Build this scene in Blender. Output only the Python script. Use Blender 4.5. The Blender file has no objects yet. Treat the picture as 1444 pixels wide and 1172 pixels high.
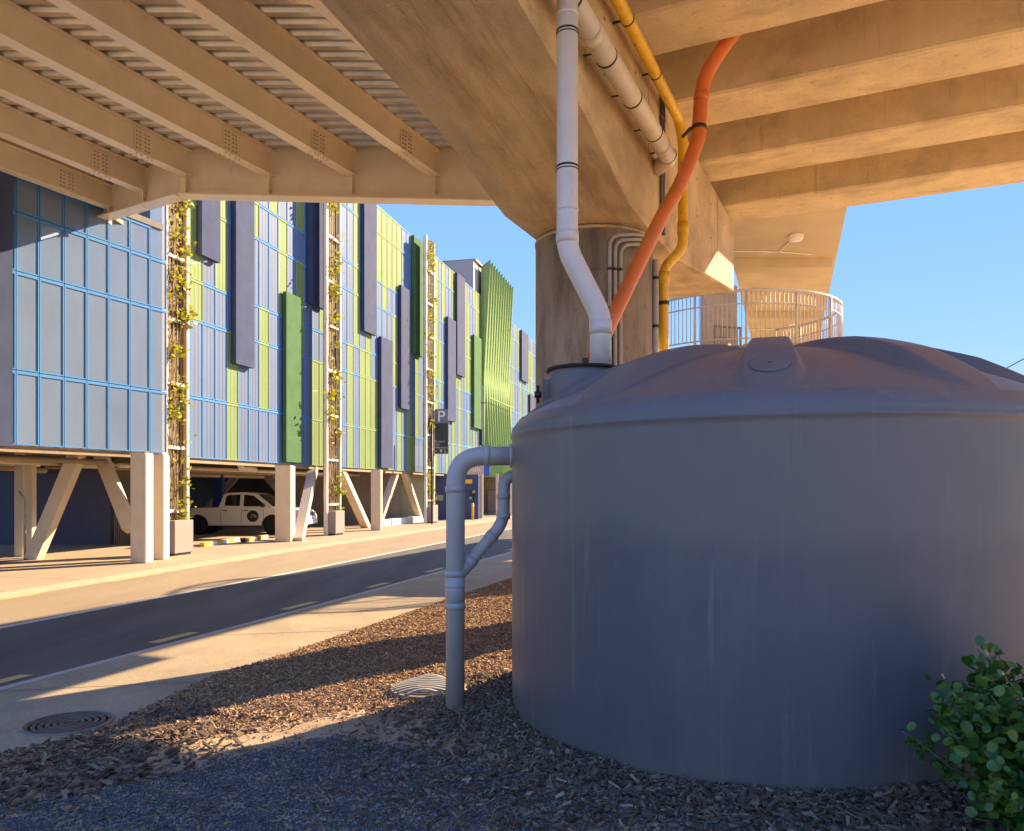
import bpy, math, random
import numpy as np
from mathutils import Vector, Matrix

random.seed(7)
rng = np.random.default_rng(11)
scene = bpy.context.scene
COL = scene.collection

# ------------------------------------------------------------------ camera
EYE = 1.9
FPX = 1100.0
cam_d = bpy.data.cameras.new('camera')
cam = bpy.data.objects.new('camera', cam_d)
COL.objects.link(cam)
cam.location = (0, 0, EYE)
cam.rotation_euler = (math.radians(90), 0, 0)
cam_d.sensor_fit = 'HORIZONTAL'
cam_d.sensor_width = 36.0
cam_d.lens = 36.0 * FPX / 1444.0
cam_d.shift_y = 104.0 / 1444.0
cam_d.clip_start = 0.05
cam_d.clip_end = 6000
scene.camera = cam

# ------------------------------------------------------------------ sky, sun, exposure
SUN_EL = math.radians(28.3)
SUN_AZ = math.radians(49.0)          # clockwise from +Y (the view direction)
world = bpy.data.worlds.new('World')
scene.world = world
world.use_nodes = True
wn = world.node_tree
wn.nodes.clear()
w_out = wn.nodes.new('ShaderNodeOutputWorld')
w_bg = wn.nodes.new('ShaderNodeBackground')
w_sky = wn.nodes.new('ShaderNodeTexSky')
w_sky.sky_type = 'NISHITA'
w_sky.sun_disc = False
w_sky.sun_elevation = SUN_EL
w_sky.sun_rotation = SUN_AZ
w_sky.air_density = 1.0
w_sky.dust_density = 0.0
w_sky.ozone_density = 2.0
w_bg.inputs['Strength'].default_value = 0.12
# even out the glow round the sun the way the deep blue afternoon sky shows: divide by 1 + k * luminance
w_lum = wn.nodes.new('ShaderNodeRGBToBW')
w_mad = wn.nodes.new('ShaderNodeMath'); w_mad.operation = 'MULTIPLY_ADD'
w_mad.inputs[1].default_value = 3.0
w_mad.inputs[2].default_value = 1.0
w_div = wn.nodes.new('ShaderNodeVectorMath'); w_div.operation = 'DIVIDE'
w_hsv = wn.nodes.new('ShaderNodeHueSaturation')
w_hsv.inputs['Saturation'].default_value = 1.22
w_hsv.inputs['Hue'].default_value = 0.515
w_hsv.inputs['Value'].default_value = 4.3
wn.links.new(w_sky.outputs[0], w_lum.inputs[0])
wn.links.new(w_lum.outputs[0], w_mad.inputs[0])
wn.links.new(w_sky.outputs[0], w_div.inputs[0])
wn.links.new(w_mad.outputs[0], w_div.inputs[1])
wn.links.new(w_div.outputs[0], w_hsv.inputs['Color'])
wn.links.new(w_hsv.outputs[0], w_bg.inputs[0])
wn.links.new(w_bg.outputs[0], w_out.inputs[0])

sd = Vector((math.sin(SUN_AZ) * math.cos(SUN_EL), math.cos(SUN_AZ) * math.cos(SUN_EL), math.sin(SUN_EL)))
sun_d = bpy.data.lights.new('sun', 'SUN')
sun_d.energy = 3.3
sun_d.angle = math.radians(0.5)
sun_d.color = (1.0, 0.75, 0.47)
sun = bpy.data.objects.new('sun', sun_d)
COL.objects.link(sun)
sun.rotation_euler = sd.to_track_quat('Z', 'Y').to_euler()
sun.location = (30, 30, 40)

scene.view_settings.view_transform = 'Standard'
scene.view_settings.look = 'None'
scene.view_settings.gamma = 1.0
scene.view_settings.use_curve_mapping = False
scene.view_settings.exposure = 2.35
try:
    scene.cycles.max_bounces = 10
    scene.cycles.diffuse_bounces = 6
    scene.cycles.transparent_max_bounces = 12
    scene.cycles.use_denoising = True
except Exception:
    pass

# ------------------------------------------------------------------ helpers: materials
MATS = {}

def nn(nt, kind, **kw):
    n = nt.nodes.new(kind)
    for k, v in kw.items():
        setattr(n, k, v)
    return n

def mat(name, col, rough=0.6, var=0.15, scale=6.0, col2=None, stretch=(1, 1, 1), bump=0.0, bscale=60.0,
        metal=0.0, spec=0.5, alpha=1.0, emit=None, estr=0.0, space='pos', detail=6.0, speck=0.0, speck_scale=200.0,
        extra=None, transl=0.0, rot=None):
    """Principled material whose colour wanders by noise; extra = list of (colour, scale, stretch, lo, hi, strength)."""
    if name in MATS:
        return MATS[name]
    m = bpy.data.materials.new(name)
    m.use_nodes = True
    nt = m.node_tree
    b = nt.nodes['Principled BSDF']
    L = nt.links.new
    if space == 'pos':
        src = nn(nt, 'ShaderNodeNewGeometry').outputs['Position']
    else:
        src = nn(nt, 'ShaderNodeTexCoord').outputs['Object']
    if rot is not None:
        vr = nn(nt, 'ShaderNodeVectorRotate', rotation_type='Z_AXIS')
        vr.inputs['Angle'].default_value = math.radians(rot)
        L(src, vr.inputs['Vector'])
        src = vr.outputs[0]
    mp = nn(nt, 'ShaderNodeMapping')
    mp.inputs['Scale'].default_value = stretch
    L(src, mp.inputs['Vector'])
    nz = nn(nt, 'ShaderNodeTexNoise')
    nz.inputs['Scale'].default_value = scale
    nz.inputs['Detail'].default_value = detail
    nz.inputs['Roughness'].default_value = 0.6
    L(mp.outputs[0], nz.inputs['Vector'])
    rp = nn(nt, 'ShaderNodeValToRGB')
    c = np.array(col[:3])
    if col2 is None:
        lo, hi = c * (1 - var), np.minimum(c * (1 + var), 0.95)
    else:
        lo, hi = c, np.array(col2[:3])
    rp.color_ramp.elements[0].position = 0.32
    rp.color_ramp.elements[1].position = 0.68
    rp.color_ramp.elements[0].color = (*lo, 1)
    rp.color_ramp.elements[1].color = (*hi, 1)
    L(nz.outputs['Fac'], rp.inputs[0])
    out = rp.outputs[0]
    for (ec, es, est, elo, ehi, estrn) in (extra or []):
        mp2 = nn(nt, 'ShaderNodeMapping')
        mp2.inputs['Scale'].default_value = est
        mp2.inputs['Location'].default_value = (es * 1.7, 3.1, es * 0.3)
        L(src, mp2.inputs['Vector'])
        n2 = nn(nt, 'ShaderNodeTexNoise')
        n2.inputs['Scale'].default_value = es
        n2.inputs['Detail'].default_value = 7
        n2.inputs['Roughness'].default_value = 0.65
        L(mp2.outputs[0], n2.inputs['Vector'])
        mr = nn(nt, 'ShaderNodeMapRange')
        mr.inputs['From Min'].default_value = elo
        mr.inputs['From Max'].default_value = ehi
        mr.inputs['To Max'].default_value = estrn
        L(n2.outputs['Fac'], mr.inputs['Value'])
        mx = nn(nt, 'ShaderNodeMixRGB')
        mx.inputs['Color2'].default_value = (*ec, 1)
        L(mr.outputs[0], mx.inputs['Fac'])
        L(out, mx.inputs['Color1'])
        out = mx.outputs[0]
    if speck > 0:
        n3 = nn(nt, 'ShaderNodeTexNoise')
        n3.inputs['Scale'].default_value = speck_scale
        n3.inputs['Detail'].default_value = 2
        L(src, n3.inputs['Vector'])
        mr = nn(nt, 'ShaderNodeMapRange')
        mr.inputs['From Min'].default_value = 0.3
        mr.inputs['From Max'].default_value = 0.7
        mr.inputs['To Min'].default_value = 1 - speck
        mr.inputs['To Max'].default_value = 1 + speck
        L(n3.outputs['Fac'], mr.inputs['Value'])
        mx = nn(nt, 'ShaderNodeVectorMath', operation='SCALE')
        L(out, mx.inputs[0])
        L(mr.outputs[0], mx.inputs['Scale'])
        out = mx.outputs[0]
    L(out, b.inputs['Base Color'])
    b.inputs['Roughness'].default_value = rough
    b.inputs['Metallic'].default_value = metal
    b.inputs['Specular IOR Level'].default_value = spec
    b.inputs['Alpha'].default_value = alpha
    if transl > 0:
        b.inputs['Subsurface Weight'].default_value = 0.0
    if emit:
        b.inputs['Emission Color'].default_value = (*emit, 1)
        b.inputs['Emission Strength'].default_value = estr
    if bump > 0:
        nb = nn(nt, 'ShaderNodeTexNoise')
        nb.inputs['Scale'].default_value = bscale
        nb.inputs['Detail'].default_value = 5
        L(mp.outputs[0], nb.inputs['Vector'])
        bp = nn(nt, 'ShaderNodeBump')
        bp.inputs['Strength'].default_value = bump
        bp.inputs['Distance'].default_value = 0.02
        L(nb.outputs['Fac'], bp.inputs['Height'])
        L(bp.outputs[0], b.inputs['Normal'])
    MATS[name] = m
    return m

def leaf_mat(name, c1, c2, rough=0.45, trans=0.35):
    m = bpy.data.materials.new(name)
    m.use_nodes = True
    nt = m.node_tree
    L = nt.links.new
    b = nt.nodes['Principled BSDF']
    o = nt.nodes['Material Output']
    g = nn(nt, 'ShaderNodeNewGeometry')
    rp = nn(nt, 'ShaderNodeValToRGB')
    rp.color_ramp.elements[0].color = (*c1, 1)
    rp.color_ramp.elements[1].color = (*c2, 1)
    L(g.outputs['Random Per Island'], rp.inputs[0])
    L(rp.outputs[0], b.inputs['Base Color'])
    b.inputs['Roughness'].default_value = rough
    t = nn(nt, 'ShaderNodeBsdfTranslucent')
    L(rp.outputs[0], t.inputs[0])
    mx = nn(nt, 'ShaderNodeMixShader')
    mx.inputs[0].default_value = trans
    L(b.outputs[0], mx.inputs[1])
    L(t.outputs[0], mx.inputs[2])
    L(mx.outputs[0], o.inputs[0])
    return m

def island_mat(name, cols, rough=0.85, scale=None):
    """Each loose piece of the mesh takes its own colour from a ramp."""
    m = bpy.data.materials.new(name)
    m.use_nodes = True
    nt = m.node_tree
    b = nt.nodes['Principled BSDF']
    g = nn(nt, 'ShaderNodeNewGeometry')
    rp = nn(nt, 'ShaderNodeValToRGB')
    els = rp.color_ramp.elements
    while len(els) < len(cols):
        els.new(0.5)
    for i, c in enumerate(cols):
        els[i].position = i / (len(cols) - 1)
        els[i].color = (*c, 1)
    nt.links.new(g.outputs['Random Per Island'], rp.inputs[0])
    nt.links.new(rp.outputs[0], b.inputs['Base Color'])
    b.inputs['Roughness'].default_value = rough
    return m

# concrete of several pours, all procedural; rot turns the grain to run along the crosshead
CONC = mat('viaduct_concrete', (0.46, 0.345, 0.205), 0.85, scale=1.6, var=0.13, bump=0.25, bscale=25, speck=0.08, speck_scale=90,
           extra=[((0.20, 0.135, 0.075), 0.55, (1, 1, 1), 0.50, 0.72, 0.55),
                  ((0.52, 0.43, 0.31), 2.3, (1, 1, 0.3), 0.58, 0.72, 0.5)])
CROSS = mat('crosshead_concrete', (0.55, 0.41, 0.235), 0.85, scale=1.1, var=0.18, bump=0.35, bscale=18, speck=0.09, speck_scale=60, rot=-65,
            extra=[((0.20, 0.125, 0.06), 1.5, (0.22, 1.0, 0.4), 0.47, 0.66, 0.65),
                   ((0.58, 0.45, 0.29), 3.2, (0.25, 1.0, 0.3), 0.55, 0.72, 0.55),
                   ((0.60, 0.48, 0.33), 7.0, (1, 1, 1), 0.60, 0.72, 0.35),
                   ((0.13, 0.08, 0.04), 8.0, (0.2, 1.0, 0.2), 0.62, 0.74, 0.6),
                   ((0.06, 0.045, 0.03), 22.0, (1, 1, 1), 0.70, 0.76, 0.6)])
GIRD = mat('girder_concrete', (0.63, 0.49, 0.29), 0.85, scale=1.4, var=0.14, bump=0.3, bscale=22, speck=0.09, speck_scale=70, rot=-65,
           extra=[((0.25, 0.185, 0.105), 2.4, (1, 0.4, 0.6), 0.50, 0.70, 0.5),
                  ((0.66, 0.53, 0.35), 2.5, (1, 0.5, 1), 0.58, 0.74, 0.5),
                  ((0.15, 0.105, 0.06), 6.0, (1.3, 1.3, 0.16), 0.59, 0.74, 0.5),
                  ((0.07, 0.05, 0.03), 24.0, (1, 1, 1), 0.69, 0.75, 0.6)])
COLM = mat('column_concrete', (0.35, 0.285, 0.205), 0.8, scale=2.2, var=0.18, stretch=(1, 1, 0.3), bump=0.2, bscale=30, speck=0.07, speck_scale=90,
           extra=[((0.12, 0.095, 0.07), 3.0, (1, 1, 0.22), 0.48, 0.64, 0.7),
                  ((0.09, 0.07, 0.05), 7.0, (1, 1, 0.9), 0.58, 0.68, 0.45),
                  ((0.44, 0.37, 0.28), 1.6, (1, 1, 0.4), 0.58, 0.75, 0.5)])
CREAM = mat('cream_paint', (0.80, 0.68, 0.50), 0.24, var=0.05, scale=2.0, extra=[((0.42, 0.31, 0.19), 3.0, (1, 1, 0.5), 0.58, 0.8, 0.35)])
GALV = mat('decking_steel', (0.60, 0.55, 0.46), 0.28, metal=0.5, var=0.15, scale=3.0)
PVCW = mat('white_plastic_pipe', (0.66, 0.63, 0.60), 0.35, var=0.05, scale=5.0, extra=[((0.50, 0.40, 0.27), 6.0, (1, 1, 0.4), 0.60, 0.78, 0.5)])
PVCG = mat('grey_plastic_pipe', (0.46, 0.44, 0.425), 0.42, var=0.05, scale=5.0, extra=[((0.28, 0.26, 0.24), 9.0, (1, 1, 0.3), 0.6, 0.78, 0.4)])
YELL = mat('yellow_pipe_paint', (0.74, 0.43, 0.02), 0.4, var=0.12, scale=7.0, extra=[((0.16, 0.09, 0.02), 12.0, (1, 1, 0.5), 0.58, 0.70, 0.8)])
ORAN = mat('orange_plastic_pipe', (0.62, 0.15, 0.03), 0.42, var=0.08, scale=4.0, extra=[((0.62, 0.30, 0.17), 2.5, (1, 1, 1), 0.5, 0.75, 0.5)])
DARK = mat('dark_steel_clamp', (0.04, 0.035, 0.035), 0.5, metal=0.3)
CONDU = mat('conduit_grey', (0.36, 0.34, 0.31), 0.5)
GALVP = mat('galvanised_rail', (0.50, 0.44, 0.36), 0.5, metal=0.2, var=0.1)
NAVY = mat('navy_wall_paint', (0.028, 0.04, 0.12), 0.5, var=0.1)
CREAMC = mat('column_paint', (0.64, 0.535, 0.40), 0.6, var=0.06, scale=3, extra=[((0.45, 0.34, 0.22), 4.0, (1, 1, 0.2), 0.6, 0.8, 0.4)])
SOFFIT = mat('soffit_brown', (0.30, 0.22, 0.14), 0.7, var=0.12)
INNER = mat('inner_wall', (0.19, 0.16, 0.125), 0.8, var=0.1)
SLAB = mat('slab_concrete', (0.30, 0.27, 0.23), 0.8, var=0.1)
WHITEP = mat('white_paint', (0.78, 0.75, 0.70), 0.45, var=0.04)
TRUCKW = mat('truck_white', (0.82, 0.80, 0.76), 0.22, var=0.02)
GLASSD = mat('dark_window', (0.018, 0.02, 0.022), 0.06, var=0.05, spec=0.8)
RUBBER = mat('black_rubber', (0.018, 0.018, 0.018), 0.8)
BLACK = mat('black_plastic', (0.012, 0.012, 0.014), 0.5)
STEEL = mat('wheel_steel', (0.35, 0.35, 0.36), 0.35, metal=0.8)
PLANTG = mat('planter_grey', (0.25, 0.235, 0.22), 0.55, var=0.06)

# ------------------------------------------------------------------ helpers: meshes
class MB:
    """Collects geometry and links it as ONE mesh object."""
    def __init__(self):
        self.v, self.f, self.mi, self.sm = [], [], [], []

    def add(self, vs, fs, mi=0, smooth=False):
        o = len(self.v)
        self.v.extend([tuple(p) for p in vs])
        for f in fs:
            self.f.append(tuple(i + o for i in f))
            self.mi.append(mi)
            self.sm.append(smooth)
        return self

    def hexa(self, b, t, mi=0):
        """b, t: four points each, same order, counter-clockwise from above."""
        return self.add(list(b) + list(t), [(3, 2, 1, 0), (4, 5, 6, 7), (0, 1, 5, 4), (1, 2, 6, 5), (2, 3, 7, 6), (3, 0, 4, 7)], mi)

    def box(self, c, s, ax=None, mi=0):
        """c centre, s full sizes, ax (X axis, Y axis) unit vectors in plan."""
        ex = Vector(ax[0]) if ax else Vector((1, 0, 0))
        ey = Vector(ax[1]) if ax else Vector((0, 1, 0))
        ez = ex.cross(ey)
        c = Vector(c)
        hx, hy, hz = ex * s[0] / 2, ey * s[1] / 2, ez * s[2] / 2
        b = [c - hx - hy - hz, c + hx - hy - hz, c + hx + hy - hz, c - hx + hy - hz]
        t = [p + 2 * hz for p in b]
        return self.hexa(b, t, mi)

    def bbox(self, c, s, r=0.02, ax=None, mi=0):
        """box with chamfered vertical and top edges."""
        ex = Vector(ax[0]) if ax else Vector((1, 0, 0))
        ey = Vector(ax[1]) if ax else Vector((0, 1, 0))
        ez = ex.cross(ey)
        c = Vector(c)
        x, y, z = s[0] / 2, s[1] / 2, s[2] / 2
        def ring(k, zz):
            a, b_ = x - k, y - k
            q = r
            pts = [(-a + q, -b_), (a - q, -b_), (a, -b_ + q), (a, b_ - q), (a - q, b_), (-a + q, b_), (-a, b_ - q), (-a, -b_ + q)]
            return [c + ex * p[0] + ey * p[1] + ez * zz for p in pts]
        vs = ring(r, -z) + ring(0, -z + r) + ring(0, z - r) + ring(r, z)
        fs = [tuple(reversed(range(8))), tuple(range(24, 32))]
        for k in range(3):
            for i in range(8):
                j = (i + 1) % 8
                fs.append((k * 8 + i, k * 8 + j, k * 8 + 8 + j, k * 8 + 8 + i))
        return self.add(vs, fs, mi)

    def bar(self, p, q, w, h, up=(0, 0, 1), mi=0):
        """rectangular bar from p to q; w across, h along 'up'."""
        p, q = Vector(p), Vector(q)
        d = (q - p).normalized()
        side = d.cross(Vector(up))
        if side.length < 1e-4:
            side = d.cross(Vector((1, 0, 0)))
        side.normalize()
        u = side.cross(d).normalized()
        a, b_ = side * w / 2, u * h / 2
        ring = lambda o: [o - a - b_, o + a - b_, o + a + b_, o - a + b_]
        vs = ring(p) + ring(q)
        return self.add(vs, [(0, 1, 2, 3), (7, 6, 5, 4), (0, 4, 5, 1), (1, 5, 6, 2), (2, 6, 7, 3), (3, 7, 4, 0)], mi)

    def tube(self, pts, r, n=14, mi=0, caps=True, smooth=True):
        pts = [Vector(p) for p in pts]
        rs = r if isinstance(r, (list, tuple)) else [r] * len(pts)
        vs, fs = [], []
        ref = None
        for i, p in enumerate(pts):
            if i == 0:
                t = pts[1] - p
            elif i == len(pts) - 1:
                t = p - pts[i - 1]
            else:
                t = (pts[i + 1] - p).normalized() + (p - pts[i - 1]).normalized()
            t.normalize()
            if ref is None:
                ref = Vector((0, 0, 1)) if abs(t.z) < 0.9 else Vector((1, 0, 0))
            a = ref - t * ref.dot(t)
            a.normalize()
            b_ = t.cross(a)
            ref = a
            for k in range(n):
                an = 2 * math.pi * k / n
                vs.append(p + (a * math.cos(an) + b_ * math.sin(an)) * rs[i])
        for i in range(len(pts) - 1):
            for k in range(n):
                k2 = (k + 1) % n
                fs.append((i * n + k, i * n + k2, (i + 1) * n + k2, (i + 1) * n + k))
        self.add(vs, fs, mi, smooth)
        if caps:
            o = len(self.v) - len(vs)
            self.f.append(tuple(o + k for k in reversed(range(n))))
            self.f.append(tuple(o + (len(pts) - 1) * n + k for k in range(n)))
            self.mi += [mi, mi]
            self.sm += [False, False]
        return self

    def lathe(self, c, prof, n=32, mi=0, smooth=True, axis=None, cap=True):
        """prof: (radius, height) pairs; axis: unit vector, default up."""
        az = Vector(axis) if axis else Vector((0, 0, 1))
        az.normalize()
        ax_ = az.orthogonal().normalized() if axis else Vector((1, 0, 0))
        ay = az.cross(ax_)
        c = Vector(c)
        vs, fs = [], []
        for (r, h) in prof:
            for k in range(n):
                a = 2 * math.pi * k / n
                vs.append(c + az * h + (ax_ * math.cos(a) + ay * math.sin(a)) * r)
        for i in range(len(prof) - 1):
            for k in range(n):
                k2 = (k + 1) % n
                fs.append((i * n + k, i * n + k2, (i + 1) * n + k2, (i + 1) * n + k))
        self.add(vs, fs, mi, smooth)
        if cap:
            o = len(self.v) - len(vs)
            self.f.append(tuple(o + k for k in reversed(range(n))))
            self.f.append(tuple(o + (len(prof) - 1) * n + k for k in range(n)))
            self.mi += [mi, mi]
            self.sm += [False, False]
        return self

    def prism(self, poly, z0, z1, mi=0):
        """plan polygon (counter-clockwise) from z0 to z1."""
        n = len(poly)
        vs = [(p[0], p[1], z0) for p in poly] + [(p[0], p[1], z1) for p in poly]
        fs = [tuple(reversed(range(n))), tuple(range(n, 2 * n))]
        for i in range(n):
            j = (i + 1) % n
            fs.append((i, j, n + j, n + i))
        return self.add(vs, fs, mi)

    def sheet(self, poly, z, mi=0):
        return self.add([(p[0], p[1], z) for p in poly], [tuple(range(len(poly)))], mi)

    def mesh(self, name, mats):
        me = bpy.data.meshes.new(name)
        me.from_pydata(self.v, [], self.f)
        for m in (mats if isinstance(mats, (list, tuple)) else [mats]):
            me.materials.append(m)
        me.polygons.foreach_set('material_index', self.mi)
        me.polygons.foreach_set('use_smooth', self.sm)
        me.update()
        return me

    def build(self, name, mats, parent=None, label=None):
        o = bpy.data.objects.new(name, self.mesh(name, mats))
        COL.objects.link(o)
        if parent is not None:
            put(o, parent)
        if label:
            o['label'] = label
        return o

def world_loc(o):
    v = Vector((0, 0, 0))
    while o is not None:
        v = v + o.location
        o = o.parent
    return v

def put(o, parent):
    """Parents o so that geometry built in world coordinates stays where it is."""
    o.parent = parent
    o.location = o.location - world_loc(parent)

def thing(name, label, cat, loc=(0, 0, 0), group=None):
    o = bpy.data.objects.new(name, None)
    COL.objects.link(o)
    o.location = loc
    o.empty_display_size = 0.2
    o['label'] = label
    o['category'] = cat
    if group:
        o['group'] = group
    return o

def tag(o, label, cat, group=None):
    o['label'] = label
    o['category'] = cat
    if group:
        o['group'] = group
    return o

def structure(o):
    o['kind'] = 'structure'
    return o

def stuff(o):
    o['kind'] = 'stuff'
    return o

def np_mesh(name, verts, faces, m, parent=None, smooth=False):
    """verts (n,3), faces (m,k) of one size: a quick mesh for very many loose pieces."""
    me = bpy.data.meshes.new(name)
    nf, k = faces.shape
    me.vertices.add(len(verts))
    me.vertices.foreach_set('co', verts.astype(np.float32).ravel())
    me.loops.add(nf * k)
    me.loops.foreach_set('vertex_index', faces.astype(np.int32).ravel())
    me.polygons.add(nf)
    me.polygons.foreach_set('loop_start', np.arange(0, nf * k, k, dtype=np.int32))
    me.polygons.foreach_set('loop_total', np.full(nf, k, dtype=np.int32))
    me.polygons.foreach_set('use_smooth', np.full(nf, smooth, dtype=bool))
    me.materials.append(m)
    me.update(calc_edges=True)
    o = bpy.data.objects.new(name, me)
    COL.objects.link(o)
    if parent is not None:
        put(o, parent)
    return o

def bend(pts, r=0.12, n=6):
    """rounds the corners of a polyline with elbows."""
    pts = [Vector(p) for p in pts]
    out = [pts[0]]
    for i in range(1, len(pts) - 1):
        a, b_, c = pts[i - 1], pts[i], pts[i + 1]
        d1, d2 = (a - b_), (c - b_)
        k = min(r, d1.length * 0.48, d2.length * 0.48)
        p, q = b_ + d1.normalized() * k, b_ + d2.normalized() * k
        for j in range(n + 1):
            t = j / n
            out.append(p * (1 - t) ** 2 + b_ * 2 * t * (1 - t) + q * t * t)
    out.append(pts[-1])
    return out

def ring(mb, p, d, r, w, mi=0, n=18):
    """a band round a pipe at p, axis d."""
    d = Vector(d).normalized()
    mb.tube([Vector(p) - d * w / 2, Vector(p) + d * w / 2], r, n, mi)

def text(name, body, loc, size, xdir, m, parent, align='LEFT', ext=0.004):
    cu = bpy.data.curves.new(name, 'FONT')
    cu.body = body
    cu.size = size
    cu.extrude = ext
    cu.align_x = align
    cu.materials.append(m)
    tmp = bpy.data.objects.new(name + '_tmp', cu)
    COL.objects.link(tmp)
    dg = bpy.context.evaluated_depsgraph_get()
    me = bpy.data.meshes.new_from_object(tmp.evaluated_get(dg))
    bpy.data.objects.remove(tmp)
    bpy.data.curves.remove(cu)
    xd = Vector(xdir).normalized()
    zd = Vector((0, 0, 1))
    yd = zd
    nd = xd.cross(yd)
    M = Matrix(((xd.x, yd.x, nd.x, 0), (xd.y, yd.y, nd.y, 0), (xd.z, yd.z, nd.z, 0), (0, 0, 0, 1)))
    me.transform(Matrix.Translation(Vector(loc)) @ M)
    o = bpy.data.objects.new(name, me)
    COL.objects.link(o)
    put(o, parent)
    return o

# survey helpers: where a bearing meets a height or a depth
def at(px, Y, py):
    return Vector(((px - 722) / FPX * Y, Y, EYE + (690 - py) / FPX * Y))

def ground(px, py, z=0.0):
    Y = FPX * (EYE - z) / (py - 690)
    return Vector(((px - 722) / FPX * Y, Y, z))

# viaduct axes: U runs away along the crosshead, V to the right along the girders
UA = Vector((0.4226, 0.9063, 0))
VA = Vector((0.9063, -0.4226, 0))
def uv(u, v, z):
    return UA * u + VA * v + Vector((0, 0, z))

# car park front: line of the long facade and of the nearer bay at its left end
FS = 0.2436
FA = Vector((FS, 1, 0)).normalized()
FN = Vector((FA.y, -FA.x, 0))
def fac(Y, off=0.0, z=0.0):
    return Vector((-15.34 + FS * Y, Y, 0)) + FN * off + Vector((0, 0, z))
LS = 0.427
LA = Vector((LS, 1, 0)).normalized()
LN = Vector((LA.y, -LA.x, 0))
def lef(Y, off=0.0, z=0.0):
    return Vector((-10.64 + LS * (Y - 16.6), Y, 0)) + LN * off + Vector((0, 0, z))
def fac_y(px):
    return 15.34 / (FS - (px - 722) / FPX)
def lef_y(px):
    return 17.728 / (LS - (px - 722) / FPX)

# ================================================================== GROUND
TERR = mat('bounce_ground', (0.56, 0.43, 0.26), 0.9, var=0.15, scale=0.5)  # outlying ground, coloured pale and warm to bounce light up under the decks
ROADM = mat('asphalt', (0.105, 0.094, 0.08), 0.82, var=0.14, scale=0.9, stretch=(1, 0.3, 1), bump=0.4, bscale=140, speck=0.35, speck_scale=170,
            extra=[((0.045, 0.041, 0.039), 0.5, (1.6, 0.2, 1), 0.46, 0.64, 0.75), ((0.10, 0.09, 0.078), 0.8, (1.3, 0.2, 1), 0.56, 0.75, 0.5)])
LANEM = mat('parking_lane_asphalt', (0.285, 0.22, 0.135), 0.85, var=0.1, scale=0.9, stretch=(1, 0.3, 1), bump=0.25, bscale=160, speck=0.16, speck_scale=230,
            extra=[((0.19, 0.15, 0.105), 0.8, (1.3, 0.2, 1), 0.52, 0.72, 0.5)])
PATHM = mat('footpath_concrete', (0.36, 0.285, 0.175), 0.85, var=0.12, scale=1.2, bump=0.4, bscale=110, speck=0.32, speck_scale=120,
            extra=[((0.22, 0.17, 0.115), 0.9, (1, 1, 1), 0.46, 0.68, 0.55), ((0.45, 0.37, 0.26), 9.0, (1, 1, 1), 0.56, 0.7, 0.35), ((0.12, 0.09, 0.06), 30.0, (1, 1, 1), 0.68, 0.74, 0.6)])
FARP = mat('far_path_concrete', (0.37, 0.28, 0.185), 0.85, var=0.08, scale=1.0, speck=0.1, speck_scale=120,
           extra=[((0.28, 0.22, 0.15), 0.8, (1, 0.5, 1), 0.54, 0.74, 0.4)])
LINEM = mat('road_line_white', (0.62, 0.58, 0.50), 0.7, var=0.12, scale=8, extra=[((0.2, 0.17, 0.14), 14.0, (1, 1, 1), 0.60, 0.72, 0.7)])
LINEY = mat('road_line_yellow', (0.58, 0.40, 0.14), 0.7, var=0.12, scale=8, extra=[((0.15, 0.12, 0.08), 14.0, (1, 1, 1), 0.58, 0.72, 0.7)])
DIRT = mat('verge_dirt', (0.36, 0.25, 0.145), 0.95, var=0.25, scale=3.0, bump=0.6, bscale=60, speck=0.3, speck_scale=160)

g = MB()
S = 3000
g.sheet([(-S, -S), (S, -S), (S, S), (-S, S)], -0.03)
structure(g.build('ground', TERR))

# edges of the carriageway as polylines going away from the camera
NEAR = [(-8.9, -5.0), (-7.05, 0.5), (-4.88, 7.44), (-2.97, 13.5), (0.0, 23.75), (3.2, 36.0), (9.4, 62.0), (25.0, 130.0)]
FARL = [(-12.6, -9.0), (-9.7, 1.0), (-7.0, 10.7), (-4.68, 19.0), (-1.55, 31.5), (1.6, 44.0), (6.6, 64.0), (22.0, 130.0)]
KERB = [(-14.0, -10.0), (-11.6, 1.0), (-8.85, 13.5), (-6.99, 22.5), (-3.36, 37.3), (-0.2, 50.5), (3.1, 64.0), (18.8, 130.0)]

def along(line, y):
    for (a, b_) in zip(line[:-1], line[1:]):
        if y <= b_[1] or b_ is line[-1]:
            t = (y - a[1]) / (b_[1] - a[1])
            return a[0] + t * (b_[0] - a[0])

def ribbon(mb, la, lb, z, ys, oa=0.0, ob=0.0, mi=0):
    vs, fs = [], []
    for y in ys:
        vs.append((along(la, y) + oa, y, z))
        vs.append((along(lb, y) + ob, y, z))
    for i in range(len(ys) - 1):
        fs.append((2 * i, 2 * i + 1, 2 * i + 3, 2 * i + 2))
    mb.add(vs, fs, mi)
YS = list(np.linspace(-4, 60, 65)) + list(np.linspace(64, 125, 14))
m = MB()
ribbon(m, FARL, NEAR, 0.0, YS)
structure(m.build('road', ROADM))
m = MB()
ribbon(m, KERB, FARL, 0.001, YS, 0.0, -0.002)
structure(m.build('parking_lane', LANEM))
m = MB()
ribbon(m, FARL, FARL, 0.006, YS, -0.07, 0.07)
structure(m.build('edge_line', LINEM))
m = MB()
ribbon(m, NEAR, NEAR, 0.006, YS, -0.03, 0.09)
structure(m.build('channel_strip', mat('channel_concrete', (0.44, 0.40, 0.34), 0.8, var=0.1)))
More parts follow.
